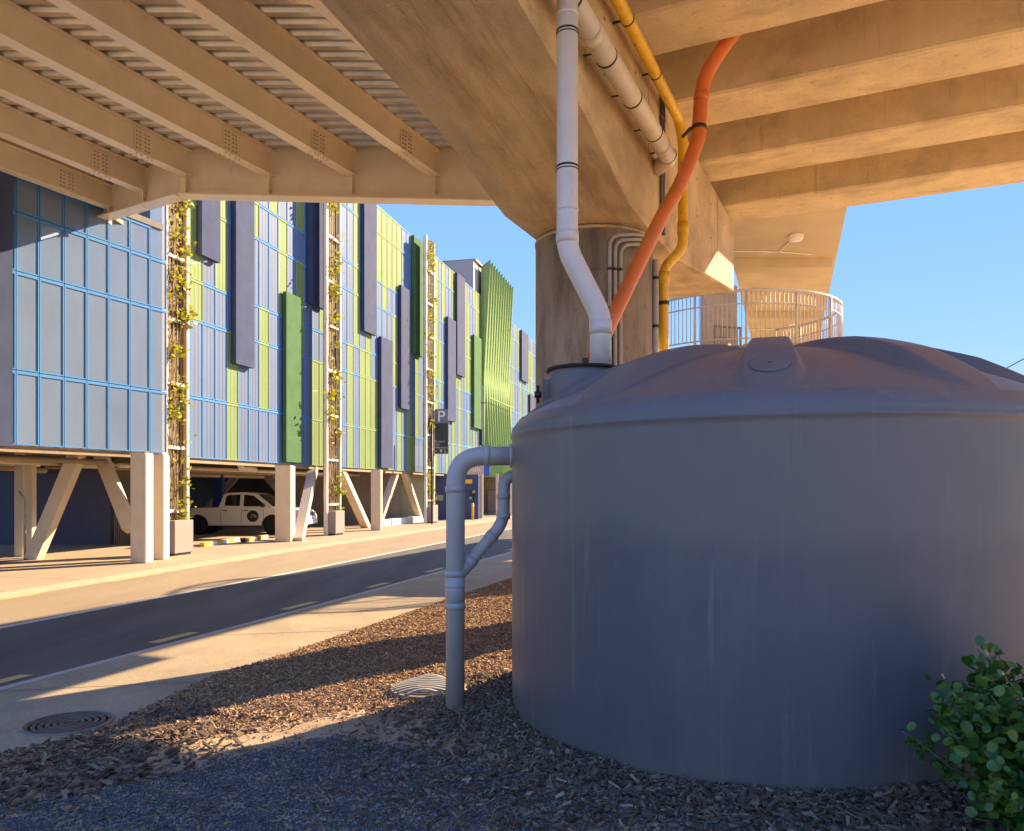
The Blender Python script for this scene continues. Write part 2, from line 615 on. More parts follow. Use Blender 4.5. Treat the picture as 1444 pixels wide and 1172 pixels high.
# broken yellow lines beside the near edge and the far kerb
def dash(line, y0, y1, o0, o1, z=0.005):
    mb = MB()
    ribbon(mb, line, line, z, [y0, (y0 + y1) / 2, y1], o0, o1)
    return structure(mb.build('yellow_dash', LINEY))
for (py0, py1) in ((992, 952), (907, 892), (860, 849), (829, 822), (807, 801), (790, 786), (776, 773)):
    dash(NEAR, 2090 / (py0 - 690), 2090 / (py1 - 690), -0.32, -0.17)
for y0, y1 in ((12.2, 14.2), (16.0, 17.6), (20.3, 21.8), (24.6, 26.1)):
    dash(KERB, y0, y1, 0.05, 0.15)

# near footpath and its mulch edge
EDGE = [(-6.3, -3.0), (-4.6, 3.2), (-3.63, 5.53), (-3.23, 6.06), (-3.18, 6.57), (-3.03, 7.89), (-2.6, 8.9), (-1.05, 13.5), (0.0, 16.6), (2.3, 24.0), (5.5, 36.0), (12.0, 62.0), (27.0, 130.0)]
m = MB()
ribbon(m, NEAR, EDGE, 0.004, YS, 0.09, 0.25)
structure(m.build('footpath', PATHM))
for y in (4.5, 7.3, 10.1, 12.9, 15.7, 18.5, 21.3):
    m = MB()
    xa, xb = along(NEAR, y) + 0.11, along(EDGE, y + 0.5)
    m.add([(xa, y, 0.006), (xb, y + 0.4, 0.006), (xb, y + 0.415, 0.006), (xa, y + 0.015, 0.006)], [(0, 1, 2, 3)])
    structure(m.build('path_joint', mat('joint_dark', (0.12, 0.10, 0.08), 0.9)))

# far kerb and pavement in front of and under the car park
m = MB()
for a, b_ in zip(YS[:-1], YS[1:]):
    m.hexa([(along(KERB, a) - 0.15, a, -0.02), (along(KERB, a), a, -0.02), (along(KERB, b_), b_, -0.02), (along(KERB, b_) - 0.15, b_, -0.02)],
           [(along(KERB, a) - 0.15, a, 0.11), (along(KERB, a) - 0.02, a, 0.11), (along(KERB, b_) - 0.02, b_, 0.11), (along(KERB, b_) - 0.15, b_, 0.11)])
structure(m.build('kerb', mat('kerb_concrete', (0.33, 0.265, 0.185), 0.8, var=0.1)))
m = MB()
ribbon(m, KERB, KERB, 0.105, YS, -60.0, -0.15)
structure(m.build('pavement', FARP))
for y in (15.5, 18.6, 21.8, 25.0, 28.2, 31.4, 34.6, 38.0):
    m = MB()
    xa, xb = along(KERB, y) - 2.6, along(KERB, y) - 0.16
    m.add([(xa, y + .6, 0.109), (xb, y, 0.109), (xb, y + 0.02, 0.109), (xa, y + 0.62, 0.109)], [(0, 1, 2, 3)])
    structure(m.build('pavement_joint', MATS['joint_dark']))

# ---- verge: dirt, mulch, gravel round the tank
TC = Vector((2.08, 6.30, 0))
TR = 2.08
def gz(x, y):
    """height of the planted verge: level with the path at its edge, heaped round the tank."""
    d = np.hypot(x - TC.x, y - TC.y) - TR
    h = 0.16 * np.exp(-np.maximum(d, 0) * 0.9)
    near_front = np.exp(-((x - 2.4) ** 2) / 1.4 - ((y - 3.9) ** 2) / 0.5) * 0.10
    bumps = 0.012 * np.sin(x * 5.1 + 1.3 * y) * np.sin(y * 4.3 - 0.7 * x) + 0.008 * np.sin(x * 13 + y * 7.7) * np.sin(y * 11 - x * 3)
    e = np.interp(y, [p[1] for p in EDGE], [p[0] for p in EDGE])
    k = np.clip((x - e) / 0.5, 0, 1)
    return 0.012 + k * (h + near_front + bumps + 0.02)
def edge_x(y):
    return np.interp(y, [p[1] for p in EDGE], [p[0] for p in EDGE])

nx, ny = 140, 190
vs, fs = [], []
yy = np.linspace(1.5, 20.0, ny)
for j, y in enumerate(yy):
    e = edge_x(y)
    xs = e + (8.0 - e) * (np.linspace(0, 1, nx) ** 1.3)
    zz = gz(xs, np.full(nx, y))
    vs.append(np.stack([xs, np.full(nx, y), zz], 1))
vs = np.concatenate(vs)
ii, jj = np.meshgrid(np.arange(nx - 1), np.arange(ny - 1))
a = (jj * nx + ii).ravel()
fs = np.stack([a, a + 1, a + nx + 1, a + nx], 1)
structure(np_mesh('verge', vs, fs, DIRT, smooth=True))

def grav_line(x):
    """the gravel begins on the camera side of this line."""
    return np.interp(x, [-4.2, -2.8, -1.9, -1.32, -0.85, -0.4, 0.3, 1.0, 3.0], [4.2, 4.65, 5.35, 5.75, 5.52, 5.15, 4.6, 4.25, 4.1])

def scatter_boxes(n, pts, size_fn, tilt):
    """loose chips: a box each, laid about on the ground with random yaw and some tilt."""
    L, W, H = size_fn(n)
    yaw = rng.uniform(0, 2 * np.pi, n)
    tx, ty = rng.normal(0, tilt, n), rng.normal(0, tilt, n)
    base = np.array([[-1, -1, -1], [1, -1, -1], [1, 1, -1], [-1, 1, -1], [-1, -1, 1], [1, -1, 1], [1, 1, 1], [-1, 1, 1]]) * 0.5
    v = base[None] * np.stack([L, W, H], 1)[:, None, :]
    v[:, [0, 3, 4, 7], 1] *= rng.uniform(0.3, 1, n)[:, None]
    z = v[:, :, 2] + v[:, :, 0] * tx[:, None] + v[:, :, 1] * ty[:, None]
    x = v[:, :, 0] * np.cos(yaw)[:, None] - v[:, :, 1] * np.sin(yaw)[:, None]
    y = v[:, :, 0] * np.sin(yaw)[:, None] + v[:, :, 1] * np.cos(yaw)[:, None]
    v = np.stack([x, y, z], 2) + pts[:, None, :]
    f = np.array([[0, 3, 2, 1], [4, 5, 6, 7], [0, 1, 5, 4], [1, 2, 6, 5], [2, 3, 7, 6], [3, 0, 4, 7]])
    faces = (f[None] + (np.arange(n) * 8)[:, None, None]).reshape(-1, 4)
    return v.reshape(-1, 3), faces

def scatter_stones(n, pts, size_fn):
    """loose stones: a jittered octahedron each."""
    s = size_fn(n)
    base = np.array([[1, 0, 0], [0, 1, 0], [-1, 0, 0], [0, -1, 0], [0, 0, 1], [0, 0, -1]], float)
    v = base[None] * s[:, None, None] * rng.uniform(0.55, 1.15, (n, 6, 1))
    v += rng.normal(0, 0.18, (n, 6, 3)) * s[:, None, None]
    v[:, :, 2] *= 0.7
    yaw = rng.uniform(0, 2 * np.pi, n)
    x = v[:, :, 0] * np.cos(yaw)[:, None] - v[:, :, 1] * np.sin(yaw)[:, None]
    y = v[:, :, 0] * np.sin(yaw)[:, None] + v[:, :, 1] * np.cos(yaw)[:, None]
    v = np.stack([x, y, v[:, :, 2]], 2) + pts[:, None, :]
    f = np.array([[0, 1, 4], [1, 2, 4], [2, 3, 4], [3, 0, 4], [1, 0, 5], [2, 1, 5], [3, 2, 5], [0, 3, 5]])
    faces = (f[None] + (np.arange(n) * 6)[:, None, None]).reshape(-1, 3)
    return v.reshape(-1, 3), faces

def verge_points(n, keep, x0=-4.4, x1=4.5, y0=3.2, y1=16.0, near=1.0):
    out = []
    got = 0
    while got < n:
        k = n * 3
        y = y0 + (y1 - y0) * rng.uniform(0, 1, k) ** near
        x = rng.uniform(x0, x1, k)
        ok = (x > edge_x(y) + 0.01) & (np.hypot(x - TC.x, y - TC.y) > TR - 0.03) & (np.hypot(x + 0.70, y - 6.92) > 0.34) & keep(x, y)
        p = np.stack([x[ok], y[ok], gz(x[ok], y[ok])], 1)
        out.append(p)
        got += len(p)
    return np.concatenate(out)[:n]

def dirt_gap(x, y):
    """bare sandy strip between chips and gravel, thinned rather than cut."""
    d = y - grav_line(x)
    return rng.uniform(0, 1, len(np.atleast_1d(x))) < np.clip((d - 0.45) / 0.75, 0.05, 1) ** 1.3

n = 78000
P = verge_points(n, lambda x, y: (y > grav_line(x) + 0.02) & dirt_gap(x, y) & (x < 0.6 + 0 * y), y0=4.0, y1=16.5, near=1.5)
P[:, 2] += rng.uniform(0.0, 0.016, n)
MATS_CHIP = island_mat('dark_chip', [(0.06, 0.036, 0.02), (0.15, 0.09, 0.05), (0.24, 0.15, 0.085), (0.08, 0.05, 0.03), (0.40, 0.29, 0.19)])
v, f = scatter_boxes(n, P, lambda k: (rng.uniform(0.014, 0.052, k) * rng.choice([1, 1, 1, 1.5], k), rng.uniform(0.006, 0.017, k), rng.uniform(0.003, 0.008, k)), 0.35)
stuff(np_mesh('mulch', v, f, island_mat('wood_chip', [(0.10, 0.054, 0.028), (0.29, 0.165, 0.08), (0.44, 0.26, 0.12), (0.18, 0.10, 0.052), (0.60, 0.42, 0.24)])))
# big bark slabs near the left corner and right of the tank
n = 2600
P = verge_points(n, lambda x, y: ((y > grav_line(x) - 0.1) & (y < 6.6) & (x < -2.3 + rng.normal(0, 0.2, len(x)))) | ((x > 1.2) & (y < 4.6)), y0=3.2, y1=7.0)
P[:, 2] += rng.uniform(0.004, 0.025, n)
v, f = scatter_boxes(n, P, lambda k: (rng.uniform(0.05, 0.13, k), rng.uniform(0.015, 0.035, k), rng.uniform(0.005, 0.014, k)), 0.3)
stuff(np_mesh('bark_pieces', v, f, island_mat('bark', [(0.045, 0.029, 0.017), (0.11, 0.07, 0.042), (0.17, 0.115, 0.07), (0.06, 0.04, 0.025), (0.30, 0.215, 0.135)])))
# fine dark gravel
n = 70000
P = verge_points(n, lambda x, y: (y < grav_line(x) + rng.normal(0, 0.06, len(x))), y0=3.3, y1=6.2, x0=-3.4, x1=3.2)
P[:, 2] += rng.uniform(0.0, 0.006, n)
v, f = scatter_stones(n, P, lambda k: rng.uniform(0.005, 0.0125, k))
stuff(np_mesh('gravel', v, f, island_mat('gravel_stone', [(0.026, 0.025, 0.025), (0.062, 0.060, 0.058), (0.115, 0.110, 0.102), (0.042, 0.040, 0.039), (0.25, 0.235, 0.21)], rough=0.6)))
# broken rock packed against the foot of the tank
n = 4200
def by_tank(x, y):
    d = np.hypot(x - TC.x, y - TC.y) - TR
    return (rng.uniform(0, 1, len(x)) < np.exp(-np.maximum(d, 0) / 0.28)) & (y < 7.4)
P = verge_points(n, by_tank, x0=-1.2, x1=4.5, y0=3.4, y1=7.4)
P[:, 2] += rng.uniform(0.0, 0.03, n)
ph = (1 + 5 ** 0.5) / 2
ico = np.array([[-1, ph, 0], [1, ph, 0], [-1, -ph, 0], [1, -ph, 0], [0, -1, ph], [0, 1, ph], [0, -1, -ph], [0, 1, -ph], [ph, 0, -1], [ph, 0, 1], [-ph, 0, -1], [-ph, 0, 1]]) / 1.9
icf = np.array([[0, 11, 5], [0, 5, 1], [0, 1, 7], [0, 7, 10], [0, 10, 11], [1, 5, 9], [5, 11, 4], [11, 10, 2], [10, 7, 6], [7, 1, 8], [3, 9, 4], [3, 4, 2], [3, 2, 6], [3, 6, 8], [3, 8, 9], [4, 9, 5], [2, 4, 11], [6, 2, 10], [8, 6, 7], [9, 8, 1]])
sz_ = rng.uniform(0.008, 0.022, n) * rng.choice([1, 1, 1, 1.6], n)
v = ico[None] * sz_[:, None, None] * rng.uniform(0.7, 1.25, (n, 12, 1)) * np.stack([rng.uniform(0.7, 1.4, n), rng.uniform(0.6, 1.1, n), rng.uniform(0.45, 0.85, n)], 1)[:, None, :]
yw = rng.uniform(0, 2 * np.pi, n)[:, None]
v = np.stack([v[:, :, 0] * np.cos(yw) - v[:, :, 1] * np.sin(yw), v[:, :, 0] * np.sin(yw) + v[:, :, 1] * np.cos(yw), v[:, :, 2]], 2) + P[:, None, :]
v, f = v.reshape(-1, 3), (icf[None] + (np.arange(n) * 12)[:, None, None]).reshape(-1, 3)
stuff(np_mesh('rubble', v, f, island_mat('rubble_stone', [(0.035, 0.026, 0.017), (0.075, 0.057, 0.038), (0.12, 0.093, 0.062), (0.05, 0.037, 0.025), (0.26, 0.21, 0.15)])))
n = 9000
P = verge_points(n, lambda x, y: (rng.uniform(0, 1, len(x)) < np.exp(-np.maximum(np.hypot(x - TC.x, y - TC.y) - TR, 0) / 0.45)) & (y < 7.4), x0=-1.2, x1=4.5, y0=3.3, y1=7.4)
P[:, 2] += rng.uniform(0.004, 0.03, n)
v, f = scatter_boxes(n, P, lambda k: (rng.uniform(0.015, 0.07, k), rng.uniform(0.006, 0.02, k), rng.uniform(0.003, 0.009, k)), 0.4)
stuff(np_mesh('mulch_debris', v, f, MATS_CHIP))
n = 260
P = verge_points(n, lambda x, y: y < grav_line(x) + 0.5, x0=-3.6, x1=3.0, y0=3.6, y1=6.4)
P[:, 2] += 0.012
v, f = scatter_boxes(n, P, lambda k: (rng.uniform(0.02, 0.055, k), rng.uniform(0.012, 0.03, k), rng.uniform(0.001, 0.002, k)), 0.25)
stuff(np_mesh('dead_leaves', v, f, island_mat('dead_leaf', [(0.16, 0.10, 0.04), (0.30, 0.22, 0.09), (0.22, 0.14, 0.06)])))

# manhole cover in the footpath
mc = ground(97, 1019, 0.01)
mh = thing('manhole_cover', 'round cast iron manhole cover with concentric rings in the footpath', 'manhole cover', mc)
IRON = mat('cast_iron', (0.105, 0.08, 0.062), 0.6, metal=0.3, var=0.25, scale=14)
m = MB()
m.lathe(mc, [(0.335, -0.02), (0.335, 0.004), (0.315, 0.006), (0.315, -0.004)], 48)
m.build('frame', mat('iron_frame', (0.24, 0.20, 0.16), 0.8), mh)
m = MB()
prof = [(0.31, -0.02), (0.31, 0.004)]
for r in (0.29, 0.24, 0.19, 0.14, 0.09, 0.045):
    prof += [(r, 0.004), (r - 0.006, -0.004), (r - 0.019, -0.004), (r - 0.025, 0.004)]
m.lathe(mc, prof, 48, smooth=False)
m.build('lid', IRON, mh)

# domed drain grate beside the pipe
gc = ground(603, 976, 0.10)
gc.z = float(gz(gc.x, gc.y)) + 0.02
dg = thing('drain_grate', 'slotted drain grate set in the mulch beside the grey downpipe', 'drain grate', gc)
CG = mat('grate_concrete', (0.20, 0.155, 0.105), 0.85)
m = MB()
m.lathe(gc, [(0.34, -0.06), (0.335, 0.002), (0.305, 0.006), (0.30, -0.02)], 36)
m.build('collar', CG, dg)
m = MB()
m.lathe(gc, [(0.30, -0.05), (0.298, -0.022)], 36)
m.build('sump', BLACK, dg)
for k in range(9):
    x = -0.26 + k * 0.065
    hw = math.sqrt(0.3 ** 2 - x ** 2) - 0.004
    m = MB()
    pts = [gc + Vector((hw * t, x + 0.05 * (1 - t * t), 0.008 + 0.03 * (1 - t * t))) for t in np.linspace(-1, 1, 7)]
    for p, q in zip(pts[:-1], pts[1:]):
        m.bar(p, q, 0.03, 0.02)
    m.build('grate_bar', mat('grate_plastic', (0.30, 0.285, 0.25), 0.6), dg)

# ================================================================== CONCRETE VIADUCT
via = thing('concrete_viaduct', 'stained concrete viaduct on a round pier crossing above the tank', 'viaduct', (1.12, 10.75, 0))
PU, PV = 10.21, -3.52
VL, VR = -4.33, -2.64
# crosshead: sections along U, chamfered along the lower left edge
prof = [(-6.2, 6.16), (-5.3, 6.05), (-2.77, 5.70), (-1.15, 5.30), (1.0, 5.27), (6.2, 5.95)]
m = MB()
secs = []
for s, z in prof:
    u = PU + s
    secs.append([uv(u, VL, z + 0.12), uv(u, VL + 0.34, z), uv(u, VR - 0.03, z), uv(u, VR, z + 0.03), uv(u, VR, 7.30), uv(u, VL, 7.30)])
vs = [p for s_ in secs for p in s_]
fs = [tuple(reversed(range(6))), tuple(range((len(secs) - 1) * 6, len(secs) * 6))]
for i in range(len(secs) - 1):
    for k in range(6):
        j = (k + 1) % 6
        fs.append((i * 6 + k, i * 6 + j, i * 6 + 6 + j, i * 6 + 6 + k))
m.add(vs, [tuple(reversed(f)) for f in fs])
m.build('crosshead', CROSS, via)
fl = MB()
for (a, b_) in zip(range(len(prof) - 1), range(1, len(prof))):
    (s0, z0), (s1, z1) = prof[a], prof[b_]
    for vv in (-3.62, -3.28, -3.02):
        fl.bar(uv(PU + s0, vv, z0 - 0.001), uv(PU + s1, vv, z1 - 0.001), 0.012, 0.010)
    fl.bar(uv(PU + s0 + 0.6, VL + 0.36, z0 + (z1 - z0) * 0.6 / (s1 - s0) - 0.001), uv(PU + s0 + 0.6, VR - 0.04, z0 + (z1 - z0) * 0.6 / (s1 - s0) - 0.001), 0.010, 0.009)
for u in (5.2, 7.4, 9.8, 12.2, 14.6):
    fl.bar(uv(u, VR + 0.001, 6.1), uv(u, VR + 0.001, 7.28), 0.009, 0.010, VA)
stuff(fl.build('form_marks', CROSS, via))
th_ = MB()
for u in np.arange(4.4, 16.2, 1.2):
    for z in (6.35, 6.95):
        th_.lathe(uv(u, VR + 0.0005, z), [(0.022, 0), (0.018, 0.003), (0.012, 0.003)], 10, axis=VA)
stuff(th_.build('tie_holes', DARK, via))
pc = uv(PU, PV, 0)
m = MB()
m.lathe(pc, [(0.80, -0.2), (0.80, 5.29)], 72)
m.build('pier_column', COLM, via)
m = MB()
m.lathe(pc, [(0.802, 5.24), (0.81, 5.245), (0.81, 5.275), (0.802, 5.28)], 72)
m.build('column_collar', CROSS, via)
GU = [(4.2, 5.2), (6.6, 7.52), (8.8, 9.72), (11.0, 11.93), (13.2, 14.13), (15.45, 16.5)]
for i, (a, b_) in enumerate(GU):
    m = MB()
    zb, zt = 7.38, 8.42
    k = 0.03
    sec = [(a + k, zb), (b_ - k, zb), (b_, zb + k), (b_, zt), (a, zt), (a, zb + k)]
    v0, v1 = VL + 0.3, 11.0
    vs = [uv(u, v0, z) for u, z in sec] + [uv(u, v1, z) for u, z in sec]
    fs = [tuple(range(6)), tuple(reversed(range(6, 12)))] + [(k_, 6 + k_, 6 + (k_ + 1) % 6, (k_ + 1) % 6) for k_ in range(6)]
    m.add(vs, fs)
    m.build('girder', GIRD, via)
    if a > 4.0:
        m = MB()
        m.box(uv((a + b_) / 2, VR - 0.28, 7.34), (0.5, 0.42, 0.078), (UA, -VA))
        m.build('bearing_pad', CONC, via)
m = MB()
m.hexa([uv(4.0, VL, 8.42), uv(4.0, 11, 8.42), uv(16.6, 11, 8.42), uv(16.6, VL, 8.42)],
       [uv(4.0, VL, 8.70), uv(4.0, 11, 8.70), uv(16.6, 11, 8.70), uv(16.6, VL, 8.70)])
m.build('deck_slab', GIRD, via)
m = MB()
m.hexa([uv(16.3, VL, 8.70), uv(16.3, 11, 8.70), uv(16.6, 11, 8.70), uv(16.6, VL, 8.70)],
       [uv(16.3, VL, 9.3), uv(16.3, 11, 9.3), uv(16.6, 11, 9.3), uv(16.6, VL, 9.3)])
m.build('parapet', GIRD, via)

# narrow approach span that carries on beyond the last girder
APM = mat('approach_concrete', (0.52, 0.40, 0.235), 0.85, var=0.08, scale=0.9, bump=0.15, bscale=20, speck=0.05,
          extra=[((0.36, 0.26, 0.15), 0.9, (1, 0.4, 1), 0.52, 0.74, 0.45)])
aps = thing('approach_span', 'narrow tan concrete footbridge span running on beyond the last girder', 'footbridge', (12.5, 38.0, 0))
AD = Vector((0.353, 1, 0)).normalized()
def ap(Y, w, z):
    return Vector((8.64 + 0.353 * (Y - 20.1) - w, Y, z))
m = MB()
AZ = 9.2
ys = [17.3, 20.0, 25.0, 30.0, 35.0, 41.0]
for y0, y1 in zip(ys[:-1], ys[1:]):
    m.hexa([ap(y0, 3.3, AZ), ap(y0, 0, AZ), ap(y1, 0, AZ), ap(y1, 3.3, AZ)],
           [ap(y0, 3.3, AZ + .4), ap(y0, 0, AZ + .4), ap(y1, 0, AZ + .4), ap(y1, 3.3, AZ + .4)])
m.build('slab', APM, aps)
for y in (24.7, 32.0):
    m = MB()
    m.hexa([ap(y, 3.25, AZ - .28), ap(y, 0.12, AZ - .28), ap(y + 0.6, 0.12, AZ - .28), ap(y + 0.6, 3.25, AZ - .28)],
           [ap(y - 0.05, 3.25, AZ - .002), ap(y - 0.05, 0.12, AZ - .002), ap(y + 0.65, 0.12, AZ - .002), ap(y + 0.65, 3.25, AZ - .002)])
    m.build('cross_beam', APM, aps)
m = MB()
m.hexa([ap(39.0, 2.9, -0.1), ap(39.0, 0.4, -0.1), ap(40.0, 0.4, -0.1), ap(40.0, 2.9, -0.1)],
       [ap(39.0, 2.9, AZ - .01), ap(39.0, 0.4, AZ - .01), ap(40.0, 0.4, AZ - .01), ap(40.0, 2.9, AZ - .01)])
m.build('pier_wall', APM, aps)
# light fittings below it
for (yl, lab) in ((22.4, 'white round ceiling light nearest the last girder under the tan span'), (34.0, 'white round ceiling light farther along, seen behind the curved railing')):
    p = ap(yl, 1.3, AZ)
    o = thing('ceiling_light', lab, 'ceiling light', p, 'lights under the tan span')
    m = MB()
    m.lathe(p, [(0.08, -0.18), (0.15, -0.165), (0.20, -0.115), (0.205, -0.07)], 24)
    m.build('diffuser', mat('light_diffuser', (0.78, 0.72, 0.62), 0.4), o)
    m = MB()
    m.lathe(p, [(0.21, -0.07), (0.215, -0.05), (0.215, -0.002)], 24)
    m.build('base', WHITEP, o)
    c = MB()
    c.tube(bend([p + Vector((0, 0.1, -0.025)), p + Vector((0.02, 1.5, -0.025)), p + Vector((1.1, 1.75, -0.025))], 0.12), 0.018, 8)
    c.tube(bend([p + Vector((-0.0, 1.5, -0.025)), p + Vector((-2.0, 1.4, -0.025))], 0.12), 0.018, 8)
    tag(c.build('conduit', WHITEP), 'thin pale conduit fixed to the soffit ' + ('just past the nearer ceiling light' if yl < 23 else 'past the farther ceiling light'), 'conduit')

# ---- round platform with railing
PC = Vector((6.76, 23.66, 0))
PR = 2.98
STONE = mat('platform_concrete', (0.40, 0.30, 0.19), 0.85, var=0.15, scale=2)
pl = thing('ramp_platform', 'round concrete landing behind the tank with a brown retaining wall', 'platform', PC)
m = MB()
m.lathe(PC, [(PR + 0.05, 5.33), (PR + 0.08, 5.38), (PR + 0.08, 5.70), (PR + 0.05, 5.735)], 72)
m.build('slab', STONE, pl)
m = MB()
m.lathe(PC, [(2.1, -0.1), (2.1, 5.33)], 48)
m.build('drum_wall', STONE, pl)
m = MB()
m.bar((3.9, 22.36, 5.44), (5.9, 21.1, 5.55), 0.3, 0.6)
m.build('ramp_edge', STONE, pl)
wl = MB()
wl.bbox((6.7, 25.3, 7.1), (1.1, 0.45, 2.72), 0.03)
tag(wl.build('concrete_post', mat('post_concrete', (0.44, 0.34, 0.23), 0.85, var=0.15, scale=3)), 'square tan concrete post standing behind the round railing', 'post')
rl = thing('curved_railing', 'pale metal railing of upright bars curving round the landing', 'railing', PC + Vector((0, 0, 5.735)))
a0, a1 = math.radians(-215), math.radians(48)
arc = lambda r, z, n=60: [PC + Vector((r * math.cos(t), r * math.sin(t), z)) for t in np.linspace(a0, a1, n)]
m = MB(); m.tube(arc(PR, 7.19), 0.04, 8); m.build('top_rail', GALVP, rl)
m = MB(); m.tube(arc(PR, 6.84), 0.021, 6); m.build('middle_rail', GALVP, rl)
m = MB(); m.tube(arc(PR, 5.917), 0.021, 6); m.build('bottom_rail', GALVP, rl)
nb = 110
bal = MB()
bal.tube([(0, 0, 5.917), (0, 0, 7.19)], 0.012, 6)
bme = bal.mesh('baluster', [GALVP])
pst = MB()
pst.tube([(0, 0, 5.70), (0, 0, 7.18)], 0.036, 8)
pst.box((0, 0, 5.748), (0.14, 0.14, 0.025))
pme = pst.mesh('post', [GALVP])
for k in range(nb + 1):
    t = a0 + (a1 - a0) * k / nb
    o = bpy.data.objects.new('post' if k % 11 == 4 else 'baluster', pme if k % 11 == 4 else bme)
    COL.objects.link(o)
    o.location = PC + Vector((PR * math.cos(t), PR * math.sin(t), 0))
    put(o, rl)
# small steel gate frame leaning on the post
gt = thing('steel_gate', 'small barred steel gate standing in front of the square post', 'gate', (6.3, 22.9, 5.74))
m = MB()
gx = [(5.92, 22.8), (6.76, 23.08)]
P0, P1 = Vector((*gx[0], 5.76)), Vector((*gx[1], 5.76))
for p in (P0, P1):
    m.bar(p, p + Vector((0, 0, 0.94)), 0.06, 0.05, (1, 0, 0))
m.bar(P0 + Vector((0, 0, 0.91)), P1 + Vector((0, 0, 0.91)), 0.05, 0.05)
m.bar(P0 + Vector((0, 0, 0.6)), P1 + Vector((0, 0, 0.6)), 0.03, 0.03)
m.bar(P0 + Vector((0, 0, 0.08)), P1 + Vector((0, 0, 0.08)), 0.04, 0.04)
m.build('frame', mat('gate_steel', (0.20, 0.17, 0.14), 0.5, metal=0.4), gt)
for k in range(1, 9):
    p = P0.lerp(P1, k / 9)
    b_ = MB()
    b_.bar(p + Vector((0, 0, 0.1)), p + Vector((0, 0, 0.9)), 0.018, 0.018, (1, 0, 0))
    b_.build('bar', MATS['gate_steel'], gt)

# ================================================================== CREAM STEEL BRIDGE
br = thing('steel_bridge', 'cream painted steel bridge deck of parallel beams at upper left', 'bridge', (-6, 12, 8))
BZ, TZ = 8.50, 9.05
BV = [-17.92, -16.34, -14.76, -13.18, -11.60, -10.02, -8.44, -6.86, -5.28]
YG = 16.5
KX = -7.0           # the edge girder turns back left of here
def girder_y(x):
    return YG + max(0.0, (KX - x)) * 0.78
def on_girder(v):
    # point where the beam line of offset v meets the edge girder
    x = (v + 0.4226 * YG) / 0.9063
    if x < KX:
        # v = .9063 x - .4226 (YG + .78 (KX - x))
        x = (v + 0.4226 * (YG + 0.78 * KX)) / (0.9063 + 0.4226 * 0.78)
    return Vector((x, girder_y(x), 0))
BOLT = mat('bolt_paint', (0.40, 0.30, 0.20), 0.5)
for v in BV:
    e = on_girder(v)
    L_ = (e.y - 7.2) / 0.9063
    p1 = e
    p0 = e - UA * L_
    m = MB()
    up = Vector((0, 0, 1))
    m.bar(p0 + up * (BZ + 0.275), p1 + up * (BZ + 0.275), 0.018, 0.50)
    m.bar(p0 + up * (BZ + 0.013), p1 + up * (BZ + 0.013), 0.24, 0.026)
    m.bar(p0 + up * (TZ - 0.013), p1 + up * (TZ - 0.013), 0.24, 0.026)
    o = m.build('beam', CREAM, br)
    # bolted splice plates near the edge girder
    s = MB()
    sp = p1 - UA * 1.15
    s.bar(sp - UA * 0.2 + up * (BZ + 0.28) + VA * 0.016, sp + UA * 0.2 + up * (BZ + 0.28) + VA * 0.016, 0.012, 0.40)
    s.bar(sp - UA * 0.25 + up * (BZ - 0.006), sp + UA * 0.25 + up * (BZ - 0.006), 0.22, 0.012)
    so = s.build('splice_plate', CREAM, br)
    k = MB()
    for du in (-0.14, -0.06, 0.06, 0.14):
        for dz in (0.12, 0.20, 0.28, 0.36, 0.44):
            q = sp + UA * du + up * (BZ + dz) + VA * 0.022
            k.lathe(q, [(0.016, 0), (0.016, 0.02)], 6, axis=VA, smooth=False)
        for dv in (-0.075, 0.075):
            q = sp + UA * du * 1.3 + VA * dv + up * (BZ - 0.012)
            k.lathe(q, [(0.016, 0), (0.016, 0.02)], 6, axis=-up, smooth=False)
    stuff(k.build('bolts', BOLT, so))
# corrugated decking: one sheet per bay between beams
edges = [-19.2] + BV + [-4.36]
pitch, depth = 0.30, 0.085
for va, vb in zip(edges[:-1], edges[1:]):
    m = MB()
    y = 7.2
    prof = []
    while y < 24:
        prof += [(y, 0), (y + 0.11, 0), (y + 0.15, depth), (y + 0.26, depth)]
        y += pitch
    vs, fs = [], []
    for (yy_, dz) in prof:
        xa = (va + 0.4226 * yy_) / 0.9063 + (0.0 if va < -18 else 0.0)
        xb = (vb + 0.4226 * yy_) / 0.9063
        if yy_ > girder_y(xa) + 0.0 and yy_ > girder_y(xb):
            break
        vs += [(xa, yy_, TZ + 0.004 + dz), (xb, yy_, TZ + 0.004 + dz)]
    for i in range(len(vs) // 2 - 1):
        fs.append((2 * i, 2 * i + 2, 2 * i + 3, 2 * i + 1))
    m.add(vs, fs)
    m.build('deck_sheet', GALV, br)
m = MB()
m.hexa([(-17.8, 7.2, TZ + 0.11), (-1.45, 7.2, TZ + 0.11), (0.0, YG, TZ + 0.11), (-11.5, girder_y(-11.5), TZ + 0.11)],
       [(-17.8, 7.2, TZ + 0.3), (-1.45, 7.2, TZ + 0.3), (0.0, YG, TZ + 0.3), (-11.5, girder_y(-11.5), TZ + 0.3)])
m.build('deck_topping', SLAB, br)
